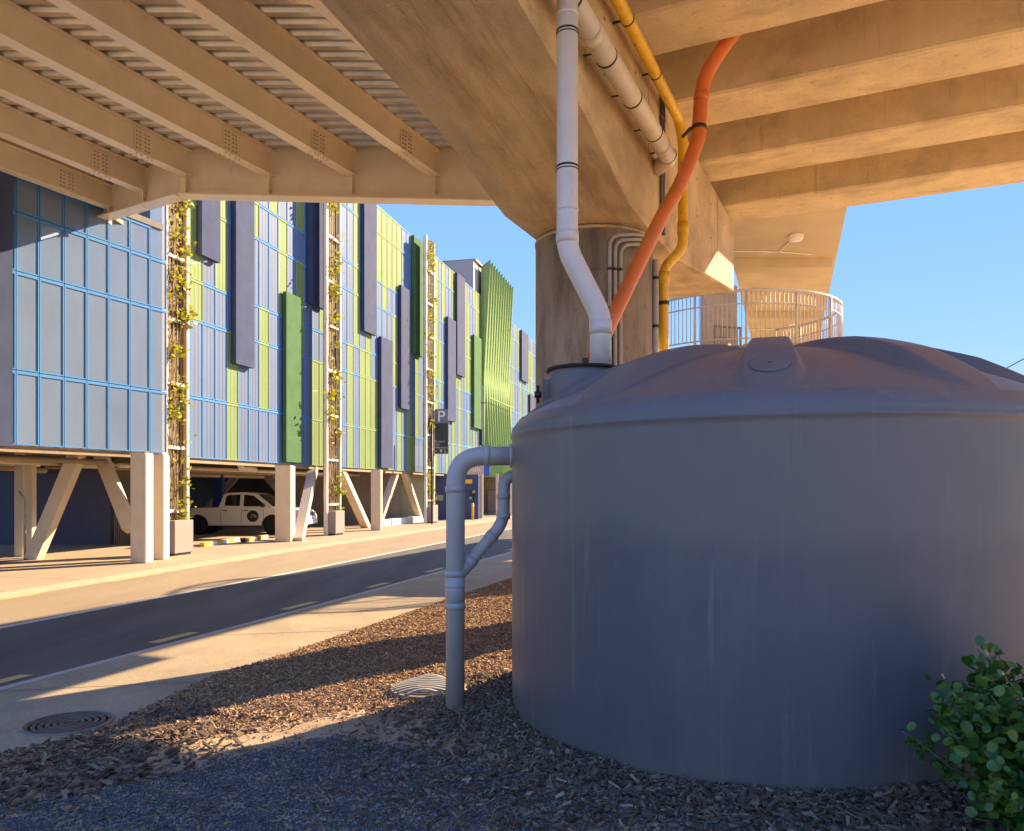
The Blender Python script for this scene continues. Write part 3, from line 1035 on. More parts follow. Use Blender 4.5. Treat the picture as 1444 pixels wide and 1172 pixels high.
# edge girder, straight then turning back to the left
def edge_girder(pa, pb, zl0, zl1):
    m = MB()
    d = (pb - pa).normalized()
    nrm = Vector((d.y, -d.x, 0))
    h = lambda p, o, z: p + nrm * o + Vector((0, 0, z))
    m.hexa([h(pa, 0.012, zl0), h(pb, 0.012, zl1), h(pb, -0.012, zl1), h(pa, -0.012, zl0)],
           [h(pa, 0.012, TZ + 0.1), h(pb, 0.012, TZ + 0.1), h(pb, -0.012, TZ + 0.1), h(pa, -0.012, TZ + 0.1)])
    m.hexa([h(pa, 0.17, zl0 - 0.035), h(pb, 0.17, zl1 - 0.035), h(pb, -0.17, zl1 - 0.035), h(pa, -0.17, zl0 - 0.035)],
           [h(pa, 0.17, zl0), h(pb, 0.17, zl1), h(pb, -0.17, zl1), h(pa, -0.17, zl0)])
    return m
P_R, P_K, P_L = Vector((-0.3, YG, 0)), Vector((KX, YG, 0)), Vector((-10.0, girder_y(-10.0), 0))
eg = edge_girder(P_K, P_R, 8.12, 7.98).build('edge_girder', CREAM, br)
edge_girder(P_L, P_K, 8.42, 8.12).build('edge_girder', CREAM, br)
edge_girder(Vector((-17.8, 7.1, 0)), Vector((-1.5, 7.1, 0)), 8.2, 8.2).build('edge_girder', CREAM, br)  # unseen end girder, added where the deck is cut short to admit skylight
for v in BV[1:]:
    p = on_girder(v)
    if p.x > -0.6 or p.x < -9.9:
        continue
    s = MB()
    s.box((p.x, p.y - 0.085, 8.32), (0.02, 0.15, 0.36))
    s.build('stiffener', CREAM, br)
# end bracket where the girder meets the building
m = MB()
q = P_L + Vector((-0.15, 0.1, 0))
m.box(q + Vector((0, 0, 8.75)), (0.55, 0.5, 0.5))
m.box(q + Vector((0.2, -0.05, 8.44)), (0.8, 0.7, 0.10))
m.box(q + Vector((0.62, 0.5, 8.35)), (0.12, 0.12, 0.62))
m.box(q + Vector((0.42, 0.5, 8.1)), (0.5, 0.12, 0.10))
m.build('end_bracket', SOFFIT, br)

# ================================================================== CAR PARK BUILDING
cp = thing('car_park_building', 'long multi-storey car park clad in blue and green screen panels', 'building', (-8.4, 28.6, 0))
ROWS = [2.84, 4.70, 7.03, 8.24, 10.57, 11.78, 14.10, 15.32]
def screen_mat(name, c, alpha):
    m = mat(name, c, 0.6, var=0.09, scale=1.0, stretch=(1, 1, 0.35), alpha=alpha, spec=0.18)
    return m
BLUEP = screen_mat('blue_screen', (0.125, 0.188, 0.325), 0.90)
GREENP = screen_mat('green_screen', (0.195, 0.285, 0.105), 0.92)
BLUEF = mat('blue_frame', (0.07, 0.25, 0.58), 0.75, var=0.05, spec=0.2)
GREENF = mat('green_frame', (0.24, 0.34, 0.14), 0.75, var=0.05, spec=0.2)
FINB = mat('navy_fin', (0.055, 0.072, 0.145), 0.85, spec=0.15, var=0.12, scale=2.0, extra=[((0.16, 0.19, 0.27), 26.0, (1, 1, 1), 0.66, 0.72, 0.6)])
FING = mat('green_fin', (0.068, 0.155, 0.065), 0.85, spec=0.15, var=0.12, scale=2.0, extra=[((0.14, 0.32, 0.13), 26.0, (1, 1, 1), 0.63, 0.70, 0.5)])

pmesh = {}
BLUEG = mat('blue_glazed_screen', (0.18, 0.255, 0.40), 0.13, var=0.10, scale=0.6, stretch=(1, 1, 0.5), alpha=0.84, spec=0.6)
def panel_mesh(w, h, green, flat=False):
    """one screen panel in its own frame, with pressed vertical ribs; x along the facade, y outwards, z up."""
    key = (round(w, 3), round(h, 3), green, flat)
    if key in pmesh:
        return pmesh[key]
    m = MB()
    fw = 0.026 if flat else 0.022
    g_ = 0.008
    m.box((fw / 2 + g_, 0, h / 2), (fw, 0.034, h - 2 * g_), mi=1)
    m.box((w - fw / 2 - g_, 0, h / 2), (fw, 0.034, h - 2 * g_), mi=1)
    m.box((w / 2, 0, h - 0.042), (w - 2 * fw - 2 * g_, 0.032, 0.066), mi=1)
    m.box((w / 2, 0, 0.022), (w - 2 * fw - 2 * g_, 0.032, 0.026), mi=1)
    # pressed infill: shallow trapezoid ribs
    x0, x1 = fw + g_, w - fw - g_
    n = 3
    st = (x1 - x0) / n
    pr = [(x0, 0.0)]
    for k in range(1, n):
        a = x0 + k * st
        pr += [(a - 0.012, 0.0), (a - 0.006, 0.006), (a + 0.006, 0.006), (a + 0.012, 0.0)] if not flat else []
    pr.append((x1, 0.0))
    vs, fs = [], []
    for (x, y) in pr:
        vs += [(x, -y - 0.004, 0.035), (x, -y - 0.004, h - 0.075)]
    vs = [(x, -y, z) for x, y, z in vs]
    for i in range(len(pr) - 1):
        fs.append((2 * i, 2 * i + 2, 2 * i + 3, 2 * i + 1))
    m.add(vs, fs, 0)
    me = m.mesh('panel', [GREENP, GREENF] if green else [BLUEG if flat else BLUEP, BLUEF])
    pmesh[key] = me
    return me

def panel_obj(p, ang, me):
    o = bpy.data.objects.new('panel', me)
    COL.objects.link(o)
    o.location = p
    o.rotation_euler = (0, 0, ang)
    put(o, cp)
    return o
ANG_F = math.atan2(FA.y, FA.x)
ANG_L = math.atan2(LA.y, LA.x)
rest = {True: MB(), False: MB()}
def rest_panel(p, ax, w, h, green):
    M = Matrix.Rotation(ax, 4, 'Z')
    M.translation = p
    me = panel_mesh(w, h, green)
    mb = rest[green]
    o = len(mb.v)
    mb.v.extend([tuple(M @ v.co) for v in me.vertices])
    for f_ in me.polygons:
        mb.f.append(tuple(i + o for i in f_.vertices))
        mb.mi.append(f_.material_index)
        mb.sm.append(False)

# left bay: columns of panels, all blue
lrows = [2.84, 4.45, 6.57, 7.84, 8.62]
lpx = [-60, -20, 22, 55, 90, 122, 153, 183, 211, 235]
count = 0
LYS = [lef_y(p) for p in lpx]
for k in range(len(lpx) - 1):
    ya, yb = LYS[k], LYS[k + 1]
    w = (lef(yb) - lef(ya)).length
    rows = lrows if k < len(lpx) - 2 else [2.84, 4.45, 6.57, 7.84, 10.0, 11.3, 13.4]
    for r in range(len(rows) - 1):
        me = panel_mesh(w, rows[r + 1] - rows[r], False, True)
        if k >= 1:
            panel_obj(lef(ya, 0.0, rows[r]), ANG_L, me)
            count += 1
        else:
            rest_panel(lef(ya, 0.0, rows[r]), ANG_L, w, rows[r + 1] - rows[r], False)

# main facade: (Y start, Y end) per bay, panel width about 0.64 m
greens = {}
def setg(bay, col, rows):
    for r in rows:
        greens[(bay, col, r)] = True
PW = 0.62
bays = [(23.35, 33.1), (33.1, 44.75), (44.75, 54.0), (61.2, 82.0)]
# first bay as it stands in the photograph, the rest by run
b0 = {0: [2, 3, 4, 5, 6], 2: [3, 4, 5, 6], 3: [0, 1], 5: [4, 5, 6], 6: [1, 2], 7: [5, 6], 8: [3, 4], 10: [2, 3, 5], 12: [0, 1, 4], 13: [0, 1, 3]}
for c_, rr in b0.items():
    setg(0, c_, rr)
rr_ = random.Random(5)
for bi, prob in ((1, 0.62), (2, 0.68), (3, 0.6)):
    ncol = int(round((bays[bi][1] - bays[bi][0]) / PW))
    for c_ in range(ncol):
        r = 0
        st = rr_.random() < prob
        while r < 7:
            run = rr_.choice([1, 2, 2, 3])
            if st:
                setg(bi, c_, range(r, min(7, r + run)))
            r += run
            st = rr_.random() < prob if not st else rr_.random() < prob - 0.2
for bi, (ya, yb) in enumerate(bays):
    ncol = int(round((yb - ya) / PW))
    for c_ in range(ncol):
        y0 = ya + (yb - ya) * c_ / ncol
        y1 = ya + (yb - ya) * (c_ + 1) / ncol
        w = (fac(y1) - fac(y0)).length
        for r in range(7):
            green = (bi, c_, r) in greens
            ztop_vis = EYE + 408.0 * y1 / FPX
            seen = ROWS[r] < ztop_vis
            if bi < 3 and seen and count < 298 and not (bi == 2 and c_ > 12):
                panel_obj(fac(y0, 0, ROWS[r]), ANG_F, panel_mesh(w, ROWS[r + 1] - ROWS[r], green))
                count += 1
            else:
                rest_panel(fac(y0, 0, ROWS[r]), ANG_F, w, ROWS[r + 1] - ROWS[r], green)
stuff(rest[True].build('panel_field', [GREENP, GREENF], cp))
stuff(rest[False].build('panel_field', [BLUEP, BLUEF], cp))

# fins: hollow boxes standing proud of the screen
def fin(pxa, pxb, ztop, zbot, green, left=False, proud=0.2):
    fn, fy = (lef, lef_y) if left else (fac, fac_y)
    # front face stands proud, so solve on the offset line
    def solve(px):
        if left:
            k = (px - 722) / FPX
            base = lef(0, proud)
            return (base.x - k * base.y) / (k - LS) if False else solve_line(base, LA, k)
        base = fac(0, proud)
        return solve_line(base, FA, (px - 722) / FPX)
    def solve_line(b_, d, k):
        # b + t d with x = k y
        t = (k * b_.y - b_.x) / (d.x - k * d.y)
        return b_ + d * t
    A, B = solve(pxa), solve(pxb)
    N = LN if left else FN
    A.z = B.z = 0
    m = MB()
    up = Vector((0, 0, 1))
    back = -N * (proud - 0.05)
    m.hexa([A + up * zbot, B + up * zbot, B + back + up * zbot, A + back + up * zbot],
           [A + up * ztop, B + up * ztop, B + back + up * ztop, A + back + up * ztop])
    return m.build('fin', FING if green else FINB, cp), A
def zat(px, py, left=False, proud=0.2):
    b_, d = (lef(0, proud), LA) if left else (fac(0, proud), FA)
    k = (px - 722) / FPX
    t = (k * b_.y - b_.x) / (d.x - k * d.y)
    return EYE + (690 - py) / FPX * (b_.y + d.y * t)
for (xa, xb, yt, yb, gr) in ((285, 311, None, 365, 0), (333, 359, None, 516, 0), (404, 426, 416, 652, 1), (438, 459, None, 432, 0),
                            (514, 531, 195, 470, 0), (538, 554, 478, 660, 0), (566, 579, 406, 577, 0), (584, 597, 337, 501, 1),
                            (632, 643, 450, 594, 0), (645, 656, 389, 530, 0), (669, 679, 475, 604, 1), (680, 690, 545, 628, 0),
                            (736, 745, 469, 538, 0), (748, 756, 558, 610, 0)):
    zt = 13.9 if yt is None else zat((xa + xb) / 2, yt)
    fin(xa, xb, zt, zat((xa + xb) / 2, yb), bool(gr))
fin(-40, 18, 8.75, 2.80, False, left=True, proud=0.2)

# folded green screen farther along, standing proud
ya, yb = 54.0, 61.2
nf = 11
for k in range(nf):
    y0, y1 = ya + (yb - ya) * k / nf, ya + (yb - ya) * (k + 1) / nf
    ym = y0 + (y1 - y0) * 0.62
    m = MB()
    zt0, zt1 = 17.9 - 0.02 * k, 17.3
    A0, Am, A1 = fac(y0, 0.25), fac(ym, 0.62), fac(y1, 0.25)
    Ak, Bk = fac(y0, 0.05), fac(y1, 0.05)
    up = Vector((0, 0, 1))
    zb = 2.75
    # lower half folds the other way, so the ridge runs in and out
    Lm = fac(ym, 0.28)
    zmid = 9.5
    vs = [A0 + up * zb, Am + up * zb, A1 + up * zb, A0 + up * zmid, Lm + up * zmid, A1 + up * zmid,
          A0 + up * zt1, Am + up * zt0, A1 + up * zt1, Ak + up * zb, Bk + up * zb, Ak + up * zt1, Bk + up * zt1]
    m.add(vs, [(0, 1, 4, 3), (1, 2, 5, 4), (3, 4, 7, 6), (4, 5, 8, 7), (10, 9, 11, 12), (9, 0, 3, 6, 11), (2, 10, 12, 8, 5), (6, 7, 8, 12, 11), (2, 1, 0, 9, 10)])
    m.build('folded_screen', mat('folded_green', (0.20, 0.31, 0.11), 0.85, spec=0.15, var=0.08, scale=1.5), cp)
m = MB()
for zz in (4.7, 8.24):
    m.bar(fac(ya, 0.63, zz), fac(yb, 0.63, zz), 0.03, 0.06)
m.build('screen_rail', GREENF, cp)
# grey plant room on the roof
m = MB()
A, B = fac(53.0, -0.2), fac(55.0, -0.2)
N = FN
m.hexa([A + Vector((0, 0, 15.3)), B + Vector((0, 0, 15.3)), B - N * 6 + Vector((0, 0, 15.3)), A - N * 6 + Vector((0, 0, 15.3))],
       [A + Vector((0, 0, 17.5)), B + Vector((0, 0, 17.5)), B - N * 6 + Vector((0, 0, 17.5)), A - N * 6 + Vector((0, 0, 17.5))])
GREYP = mat('plant_room_cladding', (0.40, 0.385, 0.37), 0.6, var=0.05, scale=3, stretch=(6, 6, 0.4))
pr = m.build('plant_room', GREYP, cp)
m = MB()
m.box((A + B) / 2 - N * 3 + Vector((0, 0, 17.56)), (6.3, 1.8, 0.12), (N, FA))
m.build('roof_edge', mat('roof_edge_red', (0.36, 0.25, 0.2), 0.6), pr)
m = MB()
m.box(B + N * 0.02 + Vector((0, 0, 16.6)) - FA * 0.5, (0.06, 0.7, 1.5), (N, FA))
m.build('louvre', PLANTG, pr)

# floors, roof, inner walls
def slab(fn, y0, y1, z0, z1, o0, o1, mtl, name='floor_slab'):
    m = MB()
    m.hexa([fn(y0, o1, z0), fn(y0, o0, z0), fn(y1, o0, z0), fn(y1, o1, z0)], [fn(y0, o1, z1), fn(y0, o0, z1), fn(y1, o0, z1), fn(y1, o1, z1)])
    return m.build(name, mtl, cp)
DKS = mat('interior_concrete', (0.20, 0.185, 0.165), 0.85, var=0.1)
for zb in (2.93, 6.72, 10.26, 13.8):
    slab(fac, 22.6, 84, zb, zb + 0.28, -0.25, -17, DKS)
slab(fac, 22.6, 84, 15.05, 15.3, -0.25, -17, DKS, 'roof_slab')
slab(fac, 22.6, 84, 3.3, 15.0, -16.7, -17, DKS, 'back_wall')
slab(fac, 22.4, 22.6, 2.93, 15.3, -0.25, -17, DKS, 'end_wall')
for zb in (2.93, 6.3):
    slab(lef, 13.5, 20.2, zb, zb + 0.25, -0.25, -8, DKS)
slab(lef, 12.5, 20.25, 8.62, 8.78, 0.04, -8, DKS, 'roof_slab')
slab(lef, 12.5, 20.2, 3.3, 8.6, -7.7, -8, DKS, 'back_wall')
# inner columns seen faintly through the screens
for y in np.arange(25.5, 54, 5.2):
    m = MB()
    m.box(fac(y, -2.2, 9.0), (0.45, 0.45, 12), (FN, FA))
    m.build('inner_column', DKS, cp)
# strip lamps inside, seen through the screens
TUBE = mat('lamp_tube', (0.9, 0.9, 0.9), 0.4, emit=(1.0, 0.97, 0.92), estr=0.9)
for (y, z, l) in ((27.5, 10.1, 0), (25.2, 6.6, 0), (34.5, 10.1, 0), (36.5, 6.6, 0), (40.0, 13.6, 0), (17.6, 6.2, 1), (19.2, 8.5, 1), (47.0, 10.1, 0)):
    m = MB()
    fn = lef if l else fac
    m.bar(fn(y, -2.4, z), fn(y + 0.1, -3.2, z), 0.05, 0.05)
    m.build('lamp_tube', TUBE, cp)

# band of wall between the left bay and the long front, and the left bay's eaves
m = MB()
A, B = lef(20.3, -0.06), fac(22.9, -0.06)
m.hexa([A + Vector((0, 0, 2.84)), B + Vector((0, 0, 2.84)), B + Vector((-0.3, 0.1, 2.84)), A + Vector((-0.3, 0.1, 2.84))],
       [A + Vector((0, 0, 14)), B + Vector((0, 0, 14)), B + Vector((-0.3, 0.1, 14)), A + Vector((-0.3, 0.1, 14))])
m.build('return_wall', CREAMC, cp)
m = MB()
m.hexa([lef(11, 0.55, 8.80), lef(19.2, 0.15, 8.80), lef(19.2, -4, 8.80), lef(11, -4, 8.80)], [lef(11, 0.55, 8.95), lef(19.2, 0.15, 8.95), lef(19.2, -4, 8.95), lef(11, -4, 8.95)])
m.build('eave', SOFFIT, cp)
for k, o_ in enumerate((0.05, 0.5, 0.95)):
    m = MB()
    m.bar(lef(11.5, o_, 9.02 + 0.1 * k), lef(18.6 - 0.4 * k, o_, 9.02 + 0.1 * k), 0.16, 0.18)
    m.build('eave_beam', SOFFIT, cp)
m = MB()
m.bar(lef(13, 0.08, 8.71), lef(18.3, 0.08, 8.71), 0.10, 0.10)
m.build('eave_louvre', BLACK, cp)

# ---- undercroft: columns, struts, walls, ceiling services
def col_box(px0, px1, py, zt=2.84, mtl=CREAMC):
    a, b_ = ground(px0, py, 0.11), ground(px1, py, 0.11)
    w = (b_ - a).length
    c = (a + b_) / 2 + Vector((0, w / 2, 0))
    m = MB()
    m.bbox((c.x, c.y, (zt + 0.09) / 2 + 0.05), (w, w * 1.1, zt - 0.01), 0.02)
    return m.build('column', mtl, cp)
col_box(20, 33, 785); col_box(34, 45, 787)
col_box(184, 206, 794, 2.70); col_box(213, 231, 789, 2.70)
col_box(388, 410, 764, 2.62)
col_box(523, 537, 748, 2.66)
col_box(142, 150, 768); col_box(598, 606, 737)
for p, q, w in ((ground(47, 789, 0.1), Vector((-11.1, 20.0, 2.9)), 0.32),
                (Vector((-11.3, 21.4, 2.9)), Vector((-10.05, 20.55, 0.85)), 0.32),
                (ground(414, 764, 0.1) + Vector((0.1, 0.2, 0)), fac(31.4, -0.3, 2.9), 0.32),
                (fac(33.5, -0.3, 2.9), fac(36.3, -0.3, 0.1), 0.34),
                (fac(37.5, -0.3, 0.1), fac(39.9, -0.3, 2.9), 0.32),
                (fac(40.8, -0.3, 2.9), fac(43.3, -0.3, 0.1), 0.32)):
    m = MB()
    m.bar(p, q, w, w, (1, 0, 0))
    m.build('strut', CREAMC, cp)
# thin pipe by the leftmost column
m = MB()
p = ground(36, 789, 0.1)
m.tube(bend([p + Vector((0.06, -0.12, 0)), p + Vector((0.06, -0.12, 1.55)), p + Vector((-0.1, -0.12, 1.75))], 0.08), 0.03, 8)
m.build('riser_pipe', CONDU, cp)
# walls
def wall(a, b_, z0, z1, th, mtl, name='inner_wall'):
    a, b_ = Vector((a[0], a[1], 0)), Vector((b_[0], b_[1], 0))
    d = (b_ - a).normalized()
    n_ = Vector((-d.y, d.x, 0)) * th
    m = MB()
    z = Vector((0, 0, 1))
    m.hexa([a + z * z0, b_ + z * z0, b_ + n_ + z * z0, a + n_ + z * z0], [a + z * z1, b_ + z * z1, b_ + n_ + z * z1, a + n_ + z * z1])
    return m.build(name, mtl, cp)
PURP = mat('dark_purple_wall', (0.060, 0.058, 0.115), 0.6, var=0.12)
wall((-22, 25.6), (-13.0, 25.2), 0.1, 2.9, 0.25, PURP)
wall((-12.0, 26.0), (-11.0, 25.6), 0.1, 2.9, 0.2, INNER)
for k in range(14):
    m = MB()
    m.bbox((-12.85 + k * 0.062, 25.25, 1.5), (0.034, 0.06, 2.8), 0.006)
    m.build('gate_slat', INNER, cp)
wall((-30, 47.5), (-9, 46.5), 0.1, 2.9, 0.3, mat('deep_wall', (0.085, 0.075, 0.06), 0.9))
wall((-11.3, 38.8), (-5.9, 40.6), 0.1, 2.9, 0.25, INNER)
wall((-7.5, 44.6), (-4.9, 44.9), 0.1, 2.9, 0.2, mat('green_glass', (0.30, 0.33, 0.25), 0.2, var=0.08))
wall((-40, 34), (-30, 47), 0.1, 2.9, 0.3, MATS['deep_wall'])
m = MB(); m.box((-13.0, 34.6, 1.5), (0.4, 0.4, 2.8)); m.box((-13.0, 34.39, 0.75), (0.38, 0.02, 0.5)); m.build('inner_column', mat('blue_column', (0.02, 0.05, 0.25), 0.5), cp)
for p, q in (((-15.5, 38, 0.2), (-13.2, 38, 2.8)), ((-12.2, 38, 2.8), (-9.9, 38, 0.2))):
    m = MB(); m.bar(p, q, 0.3, 0.3, (0, 1, 0)); m.build('inner_strut', mat('shade_column', (0.33, 0.28, 0.22), 0.8), cp)
# low white wall between struts
m = MB()
A, B = fac(37.4, -0.1), fac(43.0, -0.1)
m.hexa([A + Vector((0, 0, .1)), B + Vector((0, 0, .1)), B - FN * .25 + Vector((0, 0, .1)), A - FN * .25 + Vector((0, 0, .1))],
       [A + Vector((0, 0, .42)), B + Vector((0, 0, .42)), B - FN * .25 + Vector((0, 0, .42)), A - FN * .25 + Vector((0, 0, .42))])
m.build('low_wall', WHITEP, cp)
# edge beams and ceiling pipes
slab(fac, 23.3, 54.8, 2.70, 2.925, -0.06, -0.35, SOFFIT, 'edge_beam')
slab(lef, 13.5, 20.2, 2.70, 2.925, -0.06, -0.35, SOFFIT, 'edge_beam')
for k, (o_, z, r) in enumerate(((-1.6, 2.62, 0.07), (-2.1, 2.55, 0.05), (-3.0, 2.66, 0.12), (-4.2, 2.58, 0.06), (-5.2, 2.5, 0.09), (-6.5, 2.6, 0.06))):
    m = MB()
    m.tube([lef(14, o_, z), lef(20, o_ - 0.1, z)], r, 8)
    m.build('ceiling_pipe', CREAMC if k % 2 else SOFFIT, cp)
    m = MB()
    m.tube([fac(23, o_ - 0.6, z), fac(44, o_ - 0.6, z)], r, 8)
    m.build('ceiling_pipe', SOFFIT if k % 2 else CREAMC, cp)
m = MB()
m.tube(bend([fac(28.0, -0.8, 2.6), fac(27.2, -0.5, 2.62), fac(26.4, -0.3, 2.62), fac(26.3, -0.3, 2.9)], 0.15), 0.11, 10)
m.build('drain_pipe', CREAMC, cp)
# far end of the undercroft: columns and a tan room beside the kiosk
for (pa, pb, py) in ((672, 681, 731), (699, 703, 728), (716, 722, 727)):
    col_box(pa, pb, py)
wall((-2.2, 58.5), (2.5, 57.0), 0.1, 3.2, 0.3, mat('tan_room_wall', (0.44, 0.34, 0.22), 0.8))
m = MB(); m.box((-1.35, 57.6, 0.95), (0.85, 0.3, 1.7)); m.build('service_cabinet', mat('cabinet_tan', (0.30, 0.24, 0.16), 0.7), cp)

# navy pay-station wall
ks = thing('pay_station', 'navy pay station wall with small notices at the far end', 'kiosk', (-3.3, 47, 0.1))
m = MB()
m.bbox((-3.35, 47.3, 1.45), (2.7, 1.4, 2.7), 0.03)
m.build('body', mat('kiosk_navy', (0.025, 0.05, 0.17), 0.45, var=0.08), ks)
def plate(name, px0, px1, py0, py1, mtl, Y=46.57, th=0.03, parent=ks):
    a, b_ = at(px0, Y, py1), at(px1, Y, py0)
    m = MB()
    m.box(((a.x + b_.x) / 2, Y, (a.z + b_.z) / 2), (b_.x - a.x, th, b_.z - a.z))
    return m.build(name, mtl, parent)
plate('notice', 615, 625, 698, 706, mat('notice_green', (0.30, 0.40, 0.26), 0.6))
YSG = mat('sign_yellow', (0.80, 0.50, 0.03), 0.5)
plate('arrow_sign', 656, 666, 676, 682, YSG)
for i in range(3):
    for j in range(2):
        plate('card_mark', 662 + j * 4.2, 665.6 + j * 4.2, 692 + i * 4.4, 695.4 + i * 4.4,
              [BLACK, mat('mark_red', (0.6, 0.05, 0.04), 0.5), mat('mark_green', (0.25, 0.5, 0.1), 0.5)][(i + 2 * j) % 3 if (i, j) in ((0, 1), (1, 1), (2, 0)) else 0])
cs = thing('hanging_sign', 'pale pinkish sign with white letters above the pay station', 'sign', at(671, 46.2, 662))
plate('board', 659, 682, 655, 669, mat('sign_pink', (0.55, 0.42, 0.36), 0.5), Y=46.4, th=0.06, parent=cs)
text('lettering', 'un', at(666, 46.36, 665), 0.48, (1, 0, 0), WHITEP, cs)
m = MB(); m.box(at(686, 50.0, 663), (0.42, 0.3, 0.75))
tag(m.build('blue_panel', mat('bright_blue', (0.03, 0.10, 0.55), 0.5)), 'small bright blue panel below the folded green screen', 'panel')

# parking sign on its post
sg = thing('parking_sign', 'tall dark parking sign with a large white P beside the third trellis', 'sign', ground(612, 739, 0.1))
YP = 42.4
plate('upper_panel', 612, 632, 577, 597, mat('sign_slate', (0.13, 0.16, 0.24), 0.4), Y=YP, th=0.12, parent=sg)
plate('lower_panel', 612, 632, 597.2, 640, mat('sign_dark', (0.020, 0.032, 0.034), 0.35), Y=YP, th=0.12, parent=sg)
text('letter', 'P', at(616.5, YP - 0.064, 594.5), 0.85, (1, 0, 0), WHITEP, sg)
SGW = mat('sign_grey_print', (0.52, 0.54, 0.50), 0.5)
for i, w_ in enumerate(('Farmers', 'The', 'Warehouse')):
    text('lettering', w_, at(613.2, YP - 0.064, 623.8 + i * 4.4), 0.165, (1, 0, 0), SGW, sg)
text('arrow', '<', at(613.2, YP - 0.064, 638.3), 0.2, (1, 0, 0), SGW, sg)
m = MB(); q = at(615.6, YP - 0.062, 635.9); m.bar(q - Vector((.06, 0, 0)), q + Vector((.04, 0, 0)), 0.006, 0.025); m.build('arrow_shaft', SGW, sg)
plate('symbol', 620.5, 623.5, 634, 637.8, SGW, Y=YP - 0.063, th=0.008, parent=sg)
m = MB()
q = at(627.5, YP - 0.064, 636)
m.bar(q + Vector((-0.03, 0, 0.08)), q + Vector((0.0, 0, -0.02)), 0.008, 0.025)
m.bar(q + Vector((0.0, 0, -0.01)), q + Vector((0.08, 0, -0.06)), 0.008, 0.025)
m.tube([q + Vector((0.05 * math.cos(t), 0, -0.05 + 0.05 * math.sin(t))) for t in np.linspace(2.2, 6.0, 9)], 0.01, 5)
m.build('symbol', SGW, sg)
m = MB()
m.tube([ground(609, 739, 0.1), ground(609, 739, 0.1) + Vector((0, 0, 5.2))], 0.05, 10)
m.bar(Vector((-4.35, YP, 5.9)), Vector((-3.5, YP, 5.9)), 0.04, 0.04)
m.build('post', DARK, sg)

bo = ground(666.5, 733, 0.1)
bl = thing('yellow_bollard', 'yellow bollard on the pavement in front of the pay station', 'bollard', bo)
m = MB(); m.lathe(bo, [(0.08, 0), (0.08, 0.92), (0.06, 0.97), (0.02, 0.985)], 14); m.build('post', YSG, bl)
m = MB(); m.lathe(bo, [(0.083, 0.78), (0.083, 0.84)], 14); m.build('band', WHITEP, bl)

# ---- planters, trellises and climbing plants
VINE = leaf_mat('vine_leaf', (0.19, 0.23, 0.016), (0.46, 0.41, 0.03), trans=0.45)
STEM = mat('vine_stem', (0.20, 0.13, 0.06), 0.8)
def leaves(name, pts, sizes, m, parent, up=0.5):
    """leaf blades: a folded six-sided face each."""
    n = len(pts)
    pts = np.array(pts)
    base = np.array([[0, 0, 0], [0.32, 0.35, 0.06], [0.30, 0.75, 0.05], [0, 1.05, -0.02], [-0.30, 0.75, 0.05], [-0.32, 0.35, 0.06]])
    out = np.zeros((n, 6, 3))
    for i in range(n):
        d = rng.normal(0, 1, 3)
        d[2] = abs(d[2]) * up - 0.2
        d /= np.linalg.norm(d)
        a = np.cross(d, rng.normal(0, 1, 3)); a /= np.linalg.norm(a)
        c = np.cross(a, d)
        R = np.stack([a, d, c], 1)
        out[i] = pts[i] + (base * sizes[i]) @ R.T
    f = np.array([[0, 1, 2, 3], [0, 3, 4, 5]])
    faces = (f[None] + (np.arange(n) * 6)[:, None, None]).reshape(-1, 4)
    return np_mesh(name, out.reshape(-1, 3), faces, m, parent)

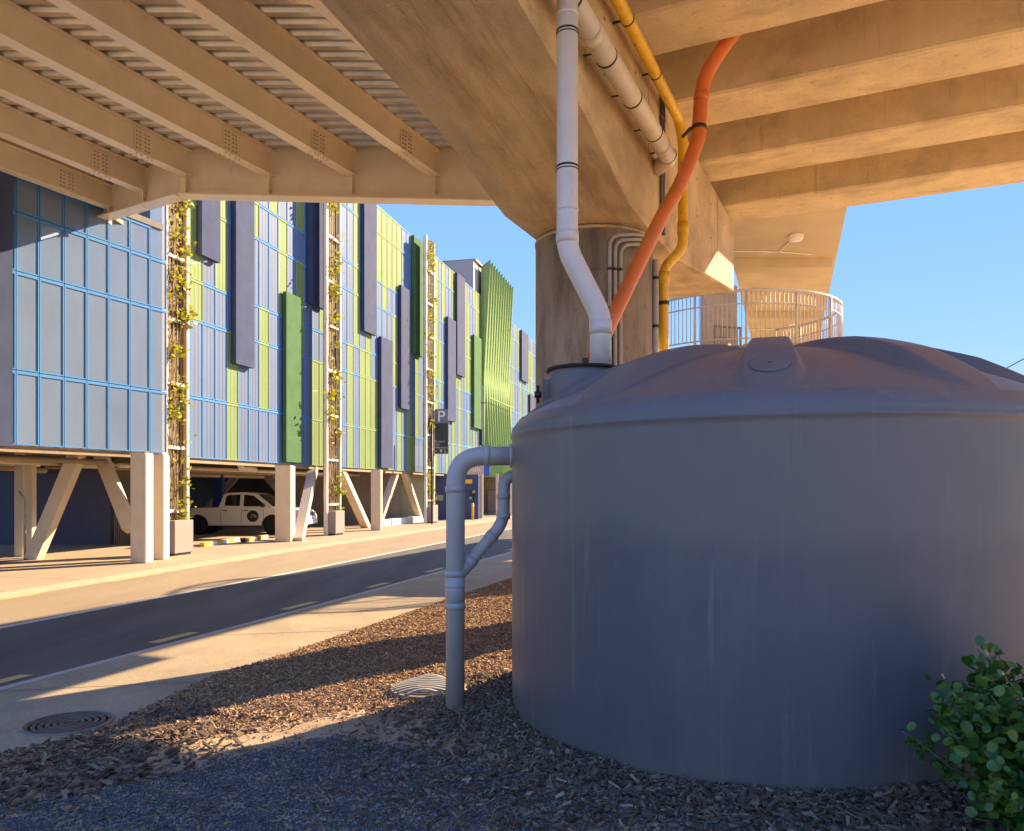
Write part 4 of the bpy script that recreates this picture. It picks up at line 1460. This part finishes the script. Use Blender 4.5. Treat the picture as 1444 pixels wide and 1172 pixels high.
def trellis(A, B, ztop, zplant, nleaf, where, seed):
    r = random.Random(seed)
    d = (B - A).normalized()
    nrm = Vector((d.y, -d.x, 0))
    mid = (A + B) / 2
    L_ = (B - A).length
    t = thing('trellis', f'tall white climbing frame with brown slats {where}', 'trellis', mid, 'climbing frames on the car park front')
    up = Vector((0, 0, 1))
    for p in (A, B):
        m = MB()
        m.bar(p + up * 0.1, p + up * ztop, 0.11, 0.13, nrm)
        m.build('post', WHITEP if p is A else CREAMC, t)
    z = 1.3
    while z < ztop:
        m = MB()
        m.bar(A + up * z, B + up * z, 0.05, 0.09)
        m.build('rail', WHITEP, t)
        z += 1.75
    for k in range(1, 6):
        p = A.lerp(B, k / 6) - nrm * 0.04
        m = MB()
        m.bar(p + up * 0.9, p + up * (ztop - 0.05), 0.028, 0.028, nrm)
        m.build('slat', SOFFIT, t)
    m = MB()
    bk = -nrm * 0.10
    m.hexa([A + bk + up * 1.0, B + bk + up * 1.0, B + bk * 1.3 + up * 1.0, A + bk * 1.3 + up * 1.0],
           [A + bk + up * ztop, B + bk + up * ztop, B + bk * 1.2 + up * ztop, A + bk * 1.2 + up * ztop])
    m.build('backing', mat('trellis_back', (0.12, 0.085, 0.05), 0.8), t)
    # planter
    p = mid + nrm * 0.10 - d * 0.08
    pl_ = thing('planter', f'grey planter box at the climbing frame {where}', 'planter', p + up * 0.1, 'grey planters on the far pavement')
    m = MB()
    m.bbox(p + up * (0.16 + (zplant - 0.05) / 2), (0.80, 0.52, zplant - 0.06), 0.015, (d, -nrm))
    m.build('box', PLANTG, pl_)
    m = MB()
    m.box(p + up * 0.125, (0.7, 0.42, 0.06), (d, -nrm))
    m.build('foot', BLACK, pl_)
    # plant
    vn = thing('climbing_plant', f'yellow-green climbing plant in sparse clumps {where}', 'plant', p + up * zplant, 'climbing plants on the car park front')
    m = MB()
    for k in range(5):
        x = r.uniform(0.15, 0.85)
        pts = []
        z = zplant
        while z < ztop * (0.6 + 0.4 * r.random()):
            pts.append(A.lerp(B, min(0.95, max(0.05, x))) + nrm * r.uniform(0.0, 0.08) + up * z)
            x += r.uniform(-0.14, 0.14)
            z += 0.4
        m.tube(pts, 0.012, 5)
    m.build('stems', STEM, vn)
    pts, sz = [], []
    clumps = []
    z = zplant + 0.3
    while z < ztop - 0.2:
        clumps.append((z, r.uniform(0.15, 0.85), r.uniform(0.15, 0.5), r.choice([0.15, 0.5, 1.0, 1.3])))
        z += r.uniform(0.4, 1.15)
    tot = sum(c[3] for c in clumps)
    for (z, x, h, wgt) in clumps:
        for _ in range(int(nleaf * wgt / tot)):
            q = A.lerp(B, min(1.1, max(-0.1, x + r.gauss(0, 0.2)))) + nrm * (0.06 + abs(r.gauss(0, 0.10))) + up * (z + r.gauss(0, h * 0.55))
            pts.append(tuple(q)); sz.append(r.uniform(0.08, 0.18))
    leaves('foliage', pts, sz, VINE, vn)
trellis(Vector((-9.40, 21.0, 0)), Vector((-9.17, 21.95, 0)), 13.0, 0.95, 760, 'nearest the camera, beside the plain blue bay', 3)
trellis(fac(30.4, 0.75), fac(31.5, 0.75), 14.6, 0.95, 680, 'between the first and second bays of panels', 4)
trellis(fac(41.3, 0.75), fac(42.5, 0.75), 15.3, 0.95, 640, 'just behind the parking sign', 5)

# ---- pickup truck under the building
TX0, TY, TL = -13.55, 31.0, 5.7
TS = 0.95
tk = thing('pickup_truck', 'white double-cab pickup truck with a round dark badge on its door', 'truck', (TX0 + 2.6, TY + 0.9, 0.11))
# side outline: x from tail (0) to nose (5.25), z above ground
W = 1.78
low = [(0.02, 0.62), (0.02, 1.08), (2.02, 1.12), (3.9, 1.13), (5.0, 1.08), (5.5, 0.97), (5.66, 0.74), (5.64, 0.45), (5.35, 0.36)]
def arch(cx, r, n=9):
    return [(cx + r * math.cos(t), 0.37 + r * math.sin(t)) for t in np.linspace(0, math.pi, n)]
outline = low + arch(4.22, 0.46) + arch(1.10, 0.46) + [(0.3, 0.40)]
zg = 0.11
def side(mb, pl, y0, y1, mi=0, taper=0.0):
    n = len(pl)
    vs = [(TX0 + x, y0 + (taper * max(0, z - 1.1) if taper else 0), zg + z) for x, z in pl] + [(TX0 + x, y1 - (taper * max(0, z - 1.1) if taper else 0), zg + z) for x, z in pl]
    fs = [tuple(range(n)), tuple(reversed(range(n, 2 * n)))] + [(i, n + i, n + (i + 1) % n, (i + 1) % n) for i in range(n)]
    mb.add(vs, fs, mi)
m = MB()
side(m, outline, TY, TY + W)
m.build('body', TRUCKW, tk)
cab = [(1.98, 1.12), (2.16, 1.66), (2.35, 1.735), (3.0, 1.76), (3.55, 1.70), (4.28, 1.13)]
m = MB()
side(m, cab, TY + 0.02, TY + W - 0.02, taper=0.22)
m.build('cab', TRUCKW, tk)
def pane(pl, name='window'):
    m = MB()
    vs = [(TX0 + x, TY + 0.012 + 0.22 * (z - 1.1), zg + z) for x, z in pl]
    vs2 = [(a, b_ + 0.02, c) for a, b_, c in vs]
    n = len(pl)
    m.add(vs + vs2, [tuple(range(n)), tuple(reversed(range(n, 2 * n)))] + [(i, n + i, n + (i + 1) % n, (i + 1) % n) for i in range(n)])
    m.build(name, GLASSD, tk)
pane([(2.22, 1.20), (2.28, 1.58), (2.36, 1.64), (2.86, 1.66), (2.86, 1.18)])
pane([(3.02, 1.17), (3.02, 1.66), (3.42, 1.62), (3.92, 1.22), (3.92, 1.17)])
m = MB()
m.add([(TX0 + 3.63, TY + 0.22, zg + 1.66), (TX0 + 3.63, TY + W - 0.22, zg + 1.66), (TX0 + 4.25, TY + W - 0.08, zg + 1.165), (TX0 + 4.25, TY + 0.08, zg + 1.165),
       (TX0 + 3.66, TY + 0.22, zg + 1.68), (TX0 + 3.66, TY + W - 0.22, zg + 1.68), (TX0 + 4.28, TY + W - 0.08, zg + 1.185), (TX0 + 4.28, TY + 0.08, zg + 1.185)],
      [(0, 1, 2, 3), (7, 6, 5, 4), (0, 4, 5, 1), (1, 5, 6, 2), (2, 6, 7, 3), (3, 7, 4, 0)])
m.build('windscreen', GLASSD, tk)
for x in (2.08, 2.95, 3.86):
    m = MB(); m.box((TX0 + x, TY - 0.001, zg + 0.78), (0.012, 0.006, 0.6)); m.build('door_seam', BLACK, tk)
for x in (2.25, 3.12):
    m = MB(); m.bbox((TX0 + x, TY - 0.02, zg + 1.0), (0.2, 0.04, 0.04), 0.008); m.build('door_handle', BLACK, tk)
m = MB(); m.lathe((TX0 + 3.42, TY - 0.001, zg + 0.76), [(0.245, 0), (0.245, 0.008)], 32, axis=(0, -1, 0)); bd = m.build('badge', BLACK, tk)
m = MB(); m.box((TX0 + 3.52, TY - 0.014, zg + 0.76), (0.12, 0.006, 0.13)); m.build('badge_patch', mat('badge_orange', (0.5, 0.16, 0.05), 0.5), bd)
m = MB(); m.bar((TX0 + 3.35, TY - 0.014, zg + 0.68), (TX0 + 3.42, TY - 0.014, zg + 0.86), 0.004, 0.04, (1, 0, 0)); m.build('badge_patch', mat('badge_grey', (0.25, 0.25, 0.3), 0.5), bd)
m = MB(); m.bbox((TX0 + 3.86, TY - 0.12, zg + 1.22), (0.12, 0.2, 0.16), 0.03); m.build('mirror', BLACK, tk)
for x in (1.10, 4.22):
    for y in (TY + 0.16, TY + W - 0.16):
        c = (TX0 + x, y, zg + 0.375)
        m = MB(); m.lathe(c, [(0.25, -0.12), (0.36, -0.125), (0.385, -0.09), (0.385, 0.09), (0.36, 0.125), (0.25, 0.12)], 28, axis=(0, 1, 0)); w_ = m.build('wheel', RUBBER, tk)
        m = MB(); m.lathe((c[0], y - 0.0, c[2]), [(0.05, -0.10), (0.12, -0.09), (0.20, -0.115), (0.25, -0.118)], 20, axis=(0, 1, 0)); m.build('rim', STEEL, w_)
        m = MB(); m.lathe((c[0], (TY + 0.5 if y < TY + 0.9 else TY + W - 0.5), c[2] + 0.05), [(0.43, -0.3), (0.43, 0.3)], 20, axis=(0, 1, 0)); m.build('wheel_well', BLACK, tk)
m = MB(); m.box((TX0 + 2.65, TY + 0.06, zg + 0.345), (2.0, 0.12, 0.05)); m.build('side_step', BLACK, tk)
m = MB(); m.bbox((TX0 + 5.50, TY + 0.2, zg + 0.84), (0.22, 0.36, 0.16), 0.03); m.build('headlight', mat('lamp_glass', (0.6, 0.6, 0.6), 0.1), tk)
m = MB(); m.bbox((TX0 + 5.50, TY + W - 0.2, zg + 0.84), (0.22, 0.36, 0.16), 0.03); m.build('headlight', MATS['lamp_glass'], tk)
m = MB(); m.bbox((TX0 + 5.62, TY + W / 2, zg + 0.50), (0.16, W - 0.1, 0.2), 0.03); m.build('bumper', TRUCKW, tk)
m = MB(); m.box((TX0 + 5.60, TY + W / 2, zg + 0.78), (0.1, 0.9, 0.2)); m.build('grille', BLACK, tk)

tk.scale = (TS, TS, TS)
tk.location = (TX0 + 2.6 * TS, TY + 0.9 * TS, 0.11)

# striped wheel stops
for (a, b_, lab) in (((285, 771), (335, 763), 'yellow and white striped wheel stop lying in front of the planter side'),
                     ((343, 765), (375, 759), 'broken yellow and black wheel stop beside the wide column')):
    A, B = ground(*a, 0.11), ground(*b_, 0.11)
    o = thing('wheel_stop', lab, 'wheel stop', (A + B) / 2)
    n = 6
    for k in range(n):
        m = MB()
        m.bar(A.lerp(B, k / n) + Vector((0, 0, 0.06)), A.lerp(B, (k + 1) / n) + Vector((0, 0, 0.06)), 0.16, 0.12)
        m.build('stripe', (YSG, WHITEP)[k % 2] if a[0] < 300 else (BLACK, YSG, WHITEP)[k % 3], o)

# ================================================================== WATER TANK
TANK = mat('tank_plastic', (0.108, 0.107, 0.120), 0.42, var=0.06, scale=0.8, stretch=(1, 1, 0.6), bump=0.05, bscale=3,
           extra=[((0.17, 0.16, 0.15), 1.3, (1, 1, 0.35), 0.46, 0.66, 0.6), ((0.10, 0.10, 0.12), 2.6, (1, 1, 0.5), 0.52, 0.68, 0.55),
                  ((0.27, 0.255, 0.235), 6.0, (1.6, 1.6, 0.07), 0.57, 0.72, 0.6), ((0.30, 0.29, 0.28), 14.0, (1, 1, 0.8), 0.68, 0.76, 0.5),
                  ((0.125, 0.12, 0.075), 1.1, (1, 1, 1.4), 0.64, 0.78, 0.5)])
# dust that has settled on the upper part of the wall, ending in a ragged tide mark; soil splashed up round the foot
def tank_dust(m):
    nt = m.node_tree
    L = nt.links.new
    b = nt.nodes['Principled BSDF']
    src = b.inputs['Base Color'].links[0].from_socket
    geo = nn(nt, 'ShaderNodeNewGeometry')
    sep = nn(nt, 'ShaderNodeSeparateXYZ')
    L(geo.outputs['Position'], sep.inputs[0])
    nz = nn(nt, 'ShaderNodeTexNoise')
    nz.inputs['Scale'].default_value = 2.2
    nz.inputs['Detail'].default_value = 8
    L(geo.outputs['Position'], nz.inputs['Vector'])
    for (z0, z1, amp, col, st) in ((1.52, 1.72, 0.35, (0.185, 0.172, 0.162), 0.50), (0.42, 0.10, 0.25, (0.21, 0.175, 0.13), 0.5)):
        ad = nn(nt, 'ShaderNodeMath', operation='MULTIPLY_ADD')
        ad.inputs[1].default_value = amp
        L(nz.outputs['Fac'], ad.inputs[0])
        L(sep.outputs['Z'], ad.inputs[2])
        mr = nn(nt, 'ShaderNodeMapRange')
        mr.inputs['From Min'].default_value = z0 + amp / 2
        mr.inputs['From Max'].default_value = z1 + amp / 2
        mr.inputs['To Max'].default_value = st
        L(ad.outputs[0], mr.inputs['Value'])
        mx = nn(nt, 'ShaderNodeMixRGB')
        mx.inputs['Color2'].default_value = (*col, 1)
        L(mr.outputs[0], mx.inputs['Fac'])
        L(src, mx.inputs['Color1'])
        src = mx.outputs[0]
    L(src, b.inputs['Base Color'])
tank_dust(TANK)
tk2 = thing('water_tank', 'large dark blue-grey plastic rainwater tank with a ribbed dome', 'water tank', (TC.x, TC.y, 0))
N = 480
ZR = 2.37
def dome(r):
    t = r / TR
    return ZR + 0.055 + 0.565 * (1 - t ** 1.95)
front = math.atan2(-TC.y, -TC.x)
NR = 10
def rib(r, th):
    """height added by the petal shaped ribs."""
    d = ((th - front) / (2 * math.pi / NR) + 0.5) % 1.0 - 0.5
    arcw = d * (2 * math.pi / NR) * r
    half = 0.07 + 0.125 * min(1.0, r / (0.9 * TR))
    rt = r / TR
    if rt > 0.82:
        half *= math.sqrt(max(0.0, 1 - ((rt - 0.82) / 0.15) ** 2))
    x = abs(arcw)
    s = min(1.0, max(0.0, (half + 0.02 - x) / 0.05))
    s = s * s * (3 - 2 * s)
    e = min(1.0, max(0.0, (0.96 - rt) / 0.25)) ** 0.75
    lift = 0.10 * min(1.0, max(0.0, (rt - 0.08) / 0.45))
    return s * e * lift
prof = [(TR - 0.10, -0.15), (TR - 0.03, 0.05), (TR - 0.005, 0.2), (TR, 0.4)]
prof += [(TR, z) for z in np.linspace(0.6, ZR - 0.10, 8)]
prof += [(TR + 0.002, ZR - 0.07), (TR + 0.010, ZR - 0.06), (TR + 0.012, ZR - 0.042), (TR + 0.002, ZR - 0.034), (TR + 0.006, ZR - 0.020), (TR - 0.002, ZR + 0.010), (TR - 0.022, ZR + 0.038)]
rr = list(np.linspace(TR - 0.06, 0.05, 90))
verts = []
for (r, z) in prof:
    th = 2 * np.pi * np.arange(N) / N
    verts.append(np.stack([TC.x + r * np.cos(th), TC.y + r * np.sin(th), np.full(N, z)], 1))
for r in rr:
    row = []
    for k in range(N):
        th = 2 * math.pi * k / N
        row.append((TC.x + r * math.cos(th), TC.y + r * math.sin(th), dome(r) + rib(r, th)))
    verts.append(np.array(row))
nr = len(verts)
V = np.concatenate(verts)
i_, k_ = np.meshgrid(np.arange(nr - 1), np.arange(N), indexing='ij')
k2 = (k_ + 1) % N
F = np.stack([i_ * N + k_, i_ * N + k2, (i_ + 1) * N + k2, (i_ + 1) * N + k_], 2).reshape(-1, 4)
np_mesh('shell', V, F, TANK, tk2, smooth=True)
m = MB()
m.lathe((TC.x, TC.y, 0), [(0.0501, dome(0.05)), (0.01, dome(0.05) + 0.004)], 24)
m.build('crown_plug', TANK, tk2)
# round inset disc on the front rib
fd = Vector((math.cos(front), math.sin(front), 0))
rb = 1.74
slope = ((dome(rb + .1) + rib(rb + .1, front)) - (dome(rb - .1) + rib(rb - .1, front))) / 0.2
nd = Vector((-slope * fd.x, -slope * fd.y, 1)).normalized()
dc = TC + fd * rb + Vector((0, 0, dome(rb) + rib(rb, front)))
m = MB()
m.lathe(dc + nd * 0.001, [(0.118, 0), (0.118, 0.006), (0.108, 0.008), (0.0, 0.008)], 36, axis=nd, cap=False)
m.build('inset_disc', TANK, tk2)
m = MB()
m.lathe(dc + nd * 0.008, [(0.006, 0), (0.006, 0.006)], 10, axis=nd)
m.build('centre_pin', BLACK, tk2)
# inlet collar and strainer lid
LC = Vector((0.62, 6.72, 0))
m = MB()
m.lathe(LC, [(0.33, 2.4), (0.315, 2.84), (0.30, 2.90), (0.30, 2.925)], 48)
m.build('inlet_collar', TANK, tk2)
m = MB()
m.lathe(LC, [(0.325, 2.912), (0.33, 2.918), (0.33, 2.932), (0.31, 2.94), (0.0, 2.942)], 48, cap=False)
ld = m.build('inlet_lid', BLACK, tk2)
m = MB(); m.box(LC + Vector((-0.02, -0.325, 2.95)), (0.05, 0.05, 0.05)); m.build('latch', BLACK, ld)
m = MB()
q = LC + Vector((-0.40, -0.12, 2.70))
m.lathe(q, [(0.028, -0.03), (0.028, 0.03)], 10, axis=(1, 0, 0))
m.lathe(q + Vector((0.0, 0, 0.0)), [(0.012, -0.07), (0.012, 0.07)], 8)
m.lathe(q + Vector((0.0, 0, 0.05)), [(0.03, -0.012), (0.03, 0.012)], 10, axis=(1, 0, 0))
m.build('valve', BLACK, tk2)
m = MB()
q = LC + Vector((-0.33, -0.05, 2.66))
m.box(q, (0.06, 0.02, 0.36))
m.build('bracket', TANK, tk2)

# ================================================================== PIPES
# big grey overflow pipe standing in the mulch
YPP = 6.30
pz = 2.17
op = thing('overflow_pipe', 'thick grey plastic overflow pipe bending from the tank to the ground', 'pipe', (-0.46, YPP, 0.05))
m = MB()
m.tube(bend([(0.06, YPP, pz), (-0.455, YPP, pz - 0.005), (-0.46, YPP, 0.0)], 0.22, 12), 0.076, 24)
m.build('pipe', PVCG, op)
for z, w_ in ((1.22, 0.05), (0.96, 0.05), (1.12, 0.02)):
    m = MB(); ring(m, (-0.46, YPP, z), (0, 0, 1), 0.082, w_); m.build('coupling', PVCG, op)
m = MB(); ring(m, (-0.46, YPP, 1.09), (0, 0, 1), 0.0805, 0.30); m.build('tee_body', PVCG, op)
m = MB(); ring(m, (-0.20, YPP, pz), (1, 0, 0), 0.081, 0.05); m.build('coupling', PVCG, op)
m = MB(); ring(m, (-0.46, YPP, 1.90), (0, 0, 1), 0.081, 0.05); m.build('coupling', PVCG, op)
m = MB(); ring(m, (-0.003, YPP, pz), (1, 0, 0), 0.098, 0.03); m.build('flange', PVCG, op)
# thinner branch
bp = thing('branch_pipe', 'thinner grey pipe sloping from the tank side into the overflow pipe', 'pipe', (-0.06, YPP + 0.2, 1.4))
pts = [(0.10, YPP + 0.1, 2.02), (-0.065, YPP + 0.1, 2.00), (-0.07, YPP + 0.1, 1.63), (-0.43, YPP, 1.20)]
m = MB(); m.tube(bend(pts, 0.10, 8), 0.05, 18); m.build('pipe', PVCG, bp)
d = (Vector(pts[3]) - Vector(pts[2])).normalized()
for (q, ax_, w_) in ((Vector((-0.07, YPP + 0.1, 1.68)), (0, 0, 1), 0.05), (Vector((-0.07, YPP + 0.1, 1.84)), (0, 0, 1), 0.04), (Vector(pts[2]) + d * 0.16, d, 0.06), (Vector(pts[2]) + d * 0.42, d, 0.06)):
    m = MB(); ring(m, q, ax_, 0.056, w_); m.build('coupling', PVCG, bp)

# white downpipe feeding the tank
YW = 6.72
wp = thing('white_downpipe', 'white plastic downpipe dropping past the crosshead into the tank lid', 'pipe', (0.78, YW, 3.1))
WX0, WX1 = at(800, YW, 0).x, at(847, YW, 0).x
pts = [(WX0, YW, 6.6), (WX0, YW, at(0, YW, 352).z), (WX1, YW, at(0, YW, 445).z), (WX1, YW, 2.90)]
m = MB(); m.tube(bend(pts, 0.11, 8), 0.092, 26); m.build('pipe', PVCW, wp)
for py in (296, 335):
    m = MB(); ring(m, (WX0, YW, at(0, YW, py).z), (0, 0, 1), 0.0985, 0.10 if py > 300 else 0.02); m.build('coupling', PVCW, wp)
m = MB(); ring(m, (WX0, YW, at(0, YW, 22).z), (0, 0, 1), 0.098, 0.03); m.build('coupling', PVCW, wp)
m = MB(); ring(m, (WX1, YW, at(0, YW, 462).z), (0, 0, 1), 0.099, 0.12); m.build('coupling', PVCW, wp)
for py in (45, 236):
    z = at(0, YW, py).z
    m = MB()
    ring(m, (WX0, YW, z), (0, 0, 1), 0.097, 0.016)
    ring(m, (WX0, YW, z - 0.028), (0, 0, 1), 0.097, 0.008)
    m.build('clamp', DARK, wp)
# cream pipe along the crosshead face
hp = thing('horizontal_drainpipe', 'cream drainpipe strapped along the side of the crosshead', 'pipe', uv(9, -2.40, 6.15))
m = MB(); m.tube(bend([uv(4.2, -2.40, 6.17), uv(9.95, -2.40, 6.15), uv(10.12, -2.62, 6.13)], 0.1), 0.105, 24); m.build('pipe', mat('cream_pipe', (0.60, 0.51, 0.39), 0.35, var=0.05, extra=[((0.40, 0.28, 0.16), 5.0, (1, 1, 1), 0.55, 0.75, 0.5)]), hp)
for u in (6.35, 7.35, 8.25, 9.15, 9.85):
    m = MB()
    ring(m, uv(u, -2.40, 6.155), UA, 0.111, 0.022)
    m.bar(uv(u, -2.46, 6.22), uv(u, -2.645, 6.22), 0.014, 0.014)
    m.build('clamp', DARK, hp)
for u in (6.9, 9.55):
    m = MB(); ring(m, uv(u, -2.40, 6.155), UA, 0.113, 0.12); m.build('coupling', MATS['cream_pipe'], hp)

# yellow gas pipe
yp = thing('yellow_pipe', 'weathered yellow pipe along the crosshead then down beside the column', 'pipe', (2.1, 10.8, 3.5))
YY = 10.85
y1 = at(963, YY, 188)
x2 = at(936, YY, 0).x
pts = [uv(5.5, -2.47, 7.10), uv(10.75, -2.47, 7.02), (y1.x, YY, y1.z - 0.1), (y1.x, YY, at(0, YY, 350).z), (x2, YY, at(0, YY, 378).z), (x2, YY, 0.0)]
m = MB(); m.tube(bend(pts, 0.12, 7), 0.070, 18); m.build('pipe', YELL, yp)
m = MB(); ring(m, (y1.x, YY, at(0, YY, 322).z), (0, 0, 1), 0.079, 0.16); m.build('coupling', YELL, yp)
m = MB(); ring(m, (x2, YY, at(0, YY, 392).z), (0, 0, 1), 0.079, 0.16); m.build('coupling', YELL, yp)
for u in (7.3, 8.3, 9.5):
    m = MB(); ring(m, uv(u, -2.47, 7.1 - 0.015 * (u - 5.5)), UA, 0.076, 0.02); m.bar(uv(u, -2.5, 7.06), uv(u, -2.66, 7.06), 0.02, 0.02); m.build('clamp', DARK, yp)
m = MB(); ring(m, (x2, YY, at(0, YY, 428).z), (0, 0, 1), 0.077, 0.05); m.build('clamp', DARK, yp)

# orange pipe
og = thing('orange_pipe', 'thick orange plastic pipe curving from between the girders down past the column', 'pipe', (0.9, 9.2, 3.3))
pts = [at(1040, 9.75, 40), at(1012, 9.72, 78), at(992, 9.7, 118), at(986, 9.7, 175), at(983, 9.68, 200), at(958, 9.6, 262), at(930, 9.55, 312), at(880, 9.4, 415), at(834, 9.25, 512), at(815, 9.2, 560), at(800, 9.15, 640)]
# smooth through the survey points
sm = []
for i in range(len(pts) - 1):
    p0, p1_, p2, p3 = pts[max(0, i - 1)], pts[i], pts[i + 1], pts[min(len(pts) - 1, i + 2)]
    for t in np.linspace(0, 1, 6, endpoint=False):
        sm.append(0.5 * ((2 * p1_) + (p2 - p0) * t + (2 * p0 - 5 * p1_ + 4 * p2 - p3) * t * t + (-p0 + 3 * p1_ - 3 * p2 + p3) * t ** 3))
sm.append(pts[-1])
m = MB(); m.tube(sm, 0.088, 22); m.build('pipe', ORAN, og)
m = MB()
i0 = 19
d = (sm[i0 + 1] - sm[i0 - 1]).normalized()
ring(m, sm[i0], d, 0.094, 0.05); m.bar(sm[i0] - Vector((0.1, 0, 0)), sm[i0] + Vector((-0.16, 0.2, -0.02)), 0.03, 0.03); m.build('clamp', DARK, og)
m = MB(); ring(m, sm[14], (sm[15] - sm[13]), 0.093, 0.10); m.build('coupling', ORAN, og)
m = MB(); ring(m, sm[31], (sm[32] - sm[30]), 0.092, 0.02); m.build('coupling', ORAN, og)

# conduits on the pier
cf = pc + Vector((0, 0, 0))
for k, (ang, ln, lab) in enumerate(((-82, 0.0, 'leftmost of the three slim grey conduits on the round pier'), (-77, 0.05, 'middle of the three slim grey conduits on the round pier'), (-72, 0.10, 'rightmost of the three slim grey conduits on the round pier'))):
    a = math.radians(ang)
    q = cf + Vector((0.84 * math.cos(a), 0.84 * math.sin(a), 0))
    b2 = math.radians(ang + 38)
    e2 = cf + Vector((0.86 * math.cos(b2), 0.86 * math.sin(b2), 0))
    mid2 = cf + Vector((0.90 * math.cos((a + b2) / 2), 0.90 * math.sin((a + b2) / 2), 0))
    c = thing('conduit', lab, 'conduit', q, 'conduits on the pier')
    m = MB()
    z = 5.12 - ln
    m.tube(bend([q, q + Vector((0, 0, z)), mid2 + Vector((0, 0, z + 0.03)), e2 + Vector((0, 0, z + 0.08))], 0.25, 8), 0.024, 10)
    m.build('tube', CONDU, c)
    for zz in (4.7, 4.2, 3.0):
        m = MB(); ring(m, q + Vector((0, 0, zz)), (0, 0, 1), 0.030, 0.03, n=10); m.build('saddle', DARK, c)
a = math.radians(-14)
q = cf + Vector((0.84 * math.cos(a), 0.84 * math.sin(a), 0))
c = thing('conduit', 'thicker pale grey pipe at the right edge of the round pier', 'conduit', q)
m = MB(); m.tube([q, q + Vector((0, 0, 5.0))], 0.04, 12); m.build('tube', mat('pale_pipe', (0.50, 0.50, 0.48), 0.5), c)
for zz in (4.75, 4.1):
    m = MB(); ring(m, q + Vector((0, 0, zz)), (0, 0, 1), 0.047, 0.04, n=12); m.build('saddle', DARK, c)
for k, u in enumerate((10.35, 10.47)):
    m = MB()
    m.tube([uv(u, VR + 0.03, 5.35), uv(u, VR + 0.03, 7.28)], 0.022, 8)
    for zz in (5.6, 6.3, 6.9):
        ring(m, uv(u, VR + 0.03, zz), (0, 0, 1), 0.028, 0.03, n=8)
    tag(m.build('cable_conduit', mat('dark_conduit', (0.09, 0.085, 0.08), 0.5)), ('nearer' if k == 0 else 'farther') + ' of two dark upright conduits on the crosshead face', 'conduit', 'conduits on the crosshead face')

# guy wire at the right
m = MB()
m.tube([Vector((8.4, 34, 0.0)), Vector((22.3, 34, 7.58)), Vector((36.0, 34, 15.0))], 0.022, 5)
tag(m.build('guy_wire', DARK), 'thin dark guy wire against the sky above the tank at far right', 'wire')

# ================================================================== SHRUB
SHC = Vector((2.56, 3.55, 0.12))
SHL = leaf_mat('shrub_leaf', (0.028, 0.10, 0.012), (0.12, 0.22, 0.035), rough=0.27, trans=0.18)
sh = thing('shrub', 'dense green shrub with small round glossy leaves in front of the tank', 'shrub', SHC)
m = MB()
tips = []
r_ = random.Random(21)
for k in range(70):
    an = r_.uniform(0, 2 * math.pi)
    rad = 0.72 * math.sqrt(r_.random())
    hh = (0.95 + 0.25 * r_.random()) * (1 - 0.55 * (rad / 0.72) ** 2)
    tip = SHC + Vector((rad * math.cos(an), rad * math.sin(an), hh))
    b0_ = SHC + Vector((r_.uniform(-.15, .15), r_.uniform(-.15, .15), 0))
    mid = b0_.lerp(tip, 0.5) + Vector((0, 0, 0.12))
    pts = [b0_ * (1 - t) ** 2 + mid * 2 * t * (1 - t) + tip * t * t for t in np.linspace(0, 1, 7)]
    m.tube(pts, [0.008, 0.007, 0.006, 0.005, 0.004, 0.003, 0.002], 5)
    tips.append(pts)
m.build('stems', mat('shrub_stem', (0.16, 0.13, 0.07), 0.8), sh)
base = np.array([[0, 0, 0]] + [[0.42 * math.sin(a_), 0.5 - 0.5 * math.cos(a_), 0.06 * abs(math.sin(a_)) * 2] for a_ in np.linspace(0.55, 2 * math.pi - 0.55, 9)] + [[0, 0.5, -0.02]])
nl = 0
out = []
for pts in tips:
    for _ in range(125):
        t = r_.uniform(0.2, 1.0)
        i = min(5, int(t * 6))
        p = np.array(pts[i].lerp(pts[i + 1], t * 6 - i)) + rng.normal(0, 0.034, 3)
        d = rng.normal(0, 1, 3) + np.array([0, 0, 0.1]); d /= np.linalg.norm(d)
        up_ = np.array([0.0, -0.5, 1.0]) + rng.normal(0, 0.55, 3)
        a_ = np.cross(d, up_); a_ /= np.linalg.norm(a_)
        c_ = np.cross(a_, d)
        R = np.stack([a_, d, c_], 1)
        s = r_.choice([0.03, 0.038, 0.045, 0.052, 0.062])
        out.append(p + (base * s) @ R.T)
        nl += 1
out = np.array(out)
tri = np.array([[10, i, i + 1] for i in range(0, 9)] + [[10, 9, 0]])
faces = (tri[None] + (np.arange(nl) * 11)[:, None, None]).reshape(-1, 3)
np_mesh('foliage', out.reshape(-1, 3), faces, SHL, sh, smooth=True)
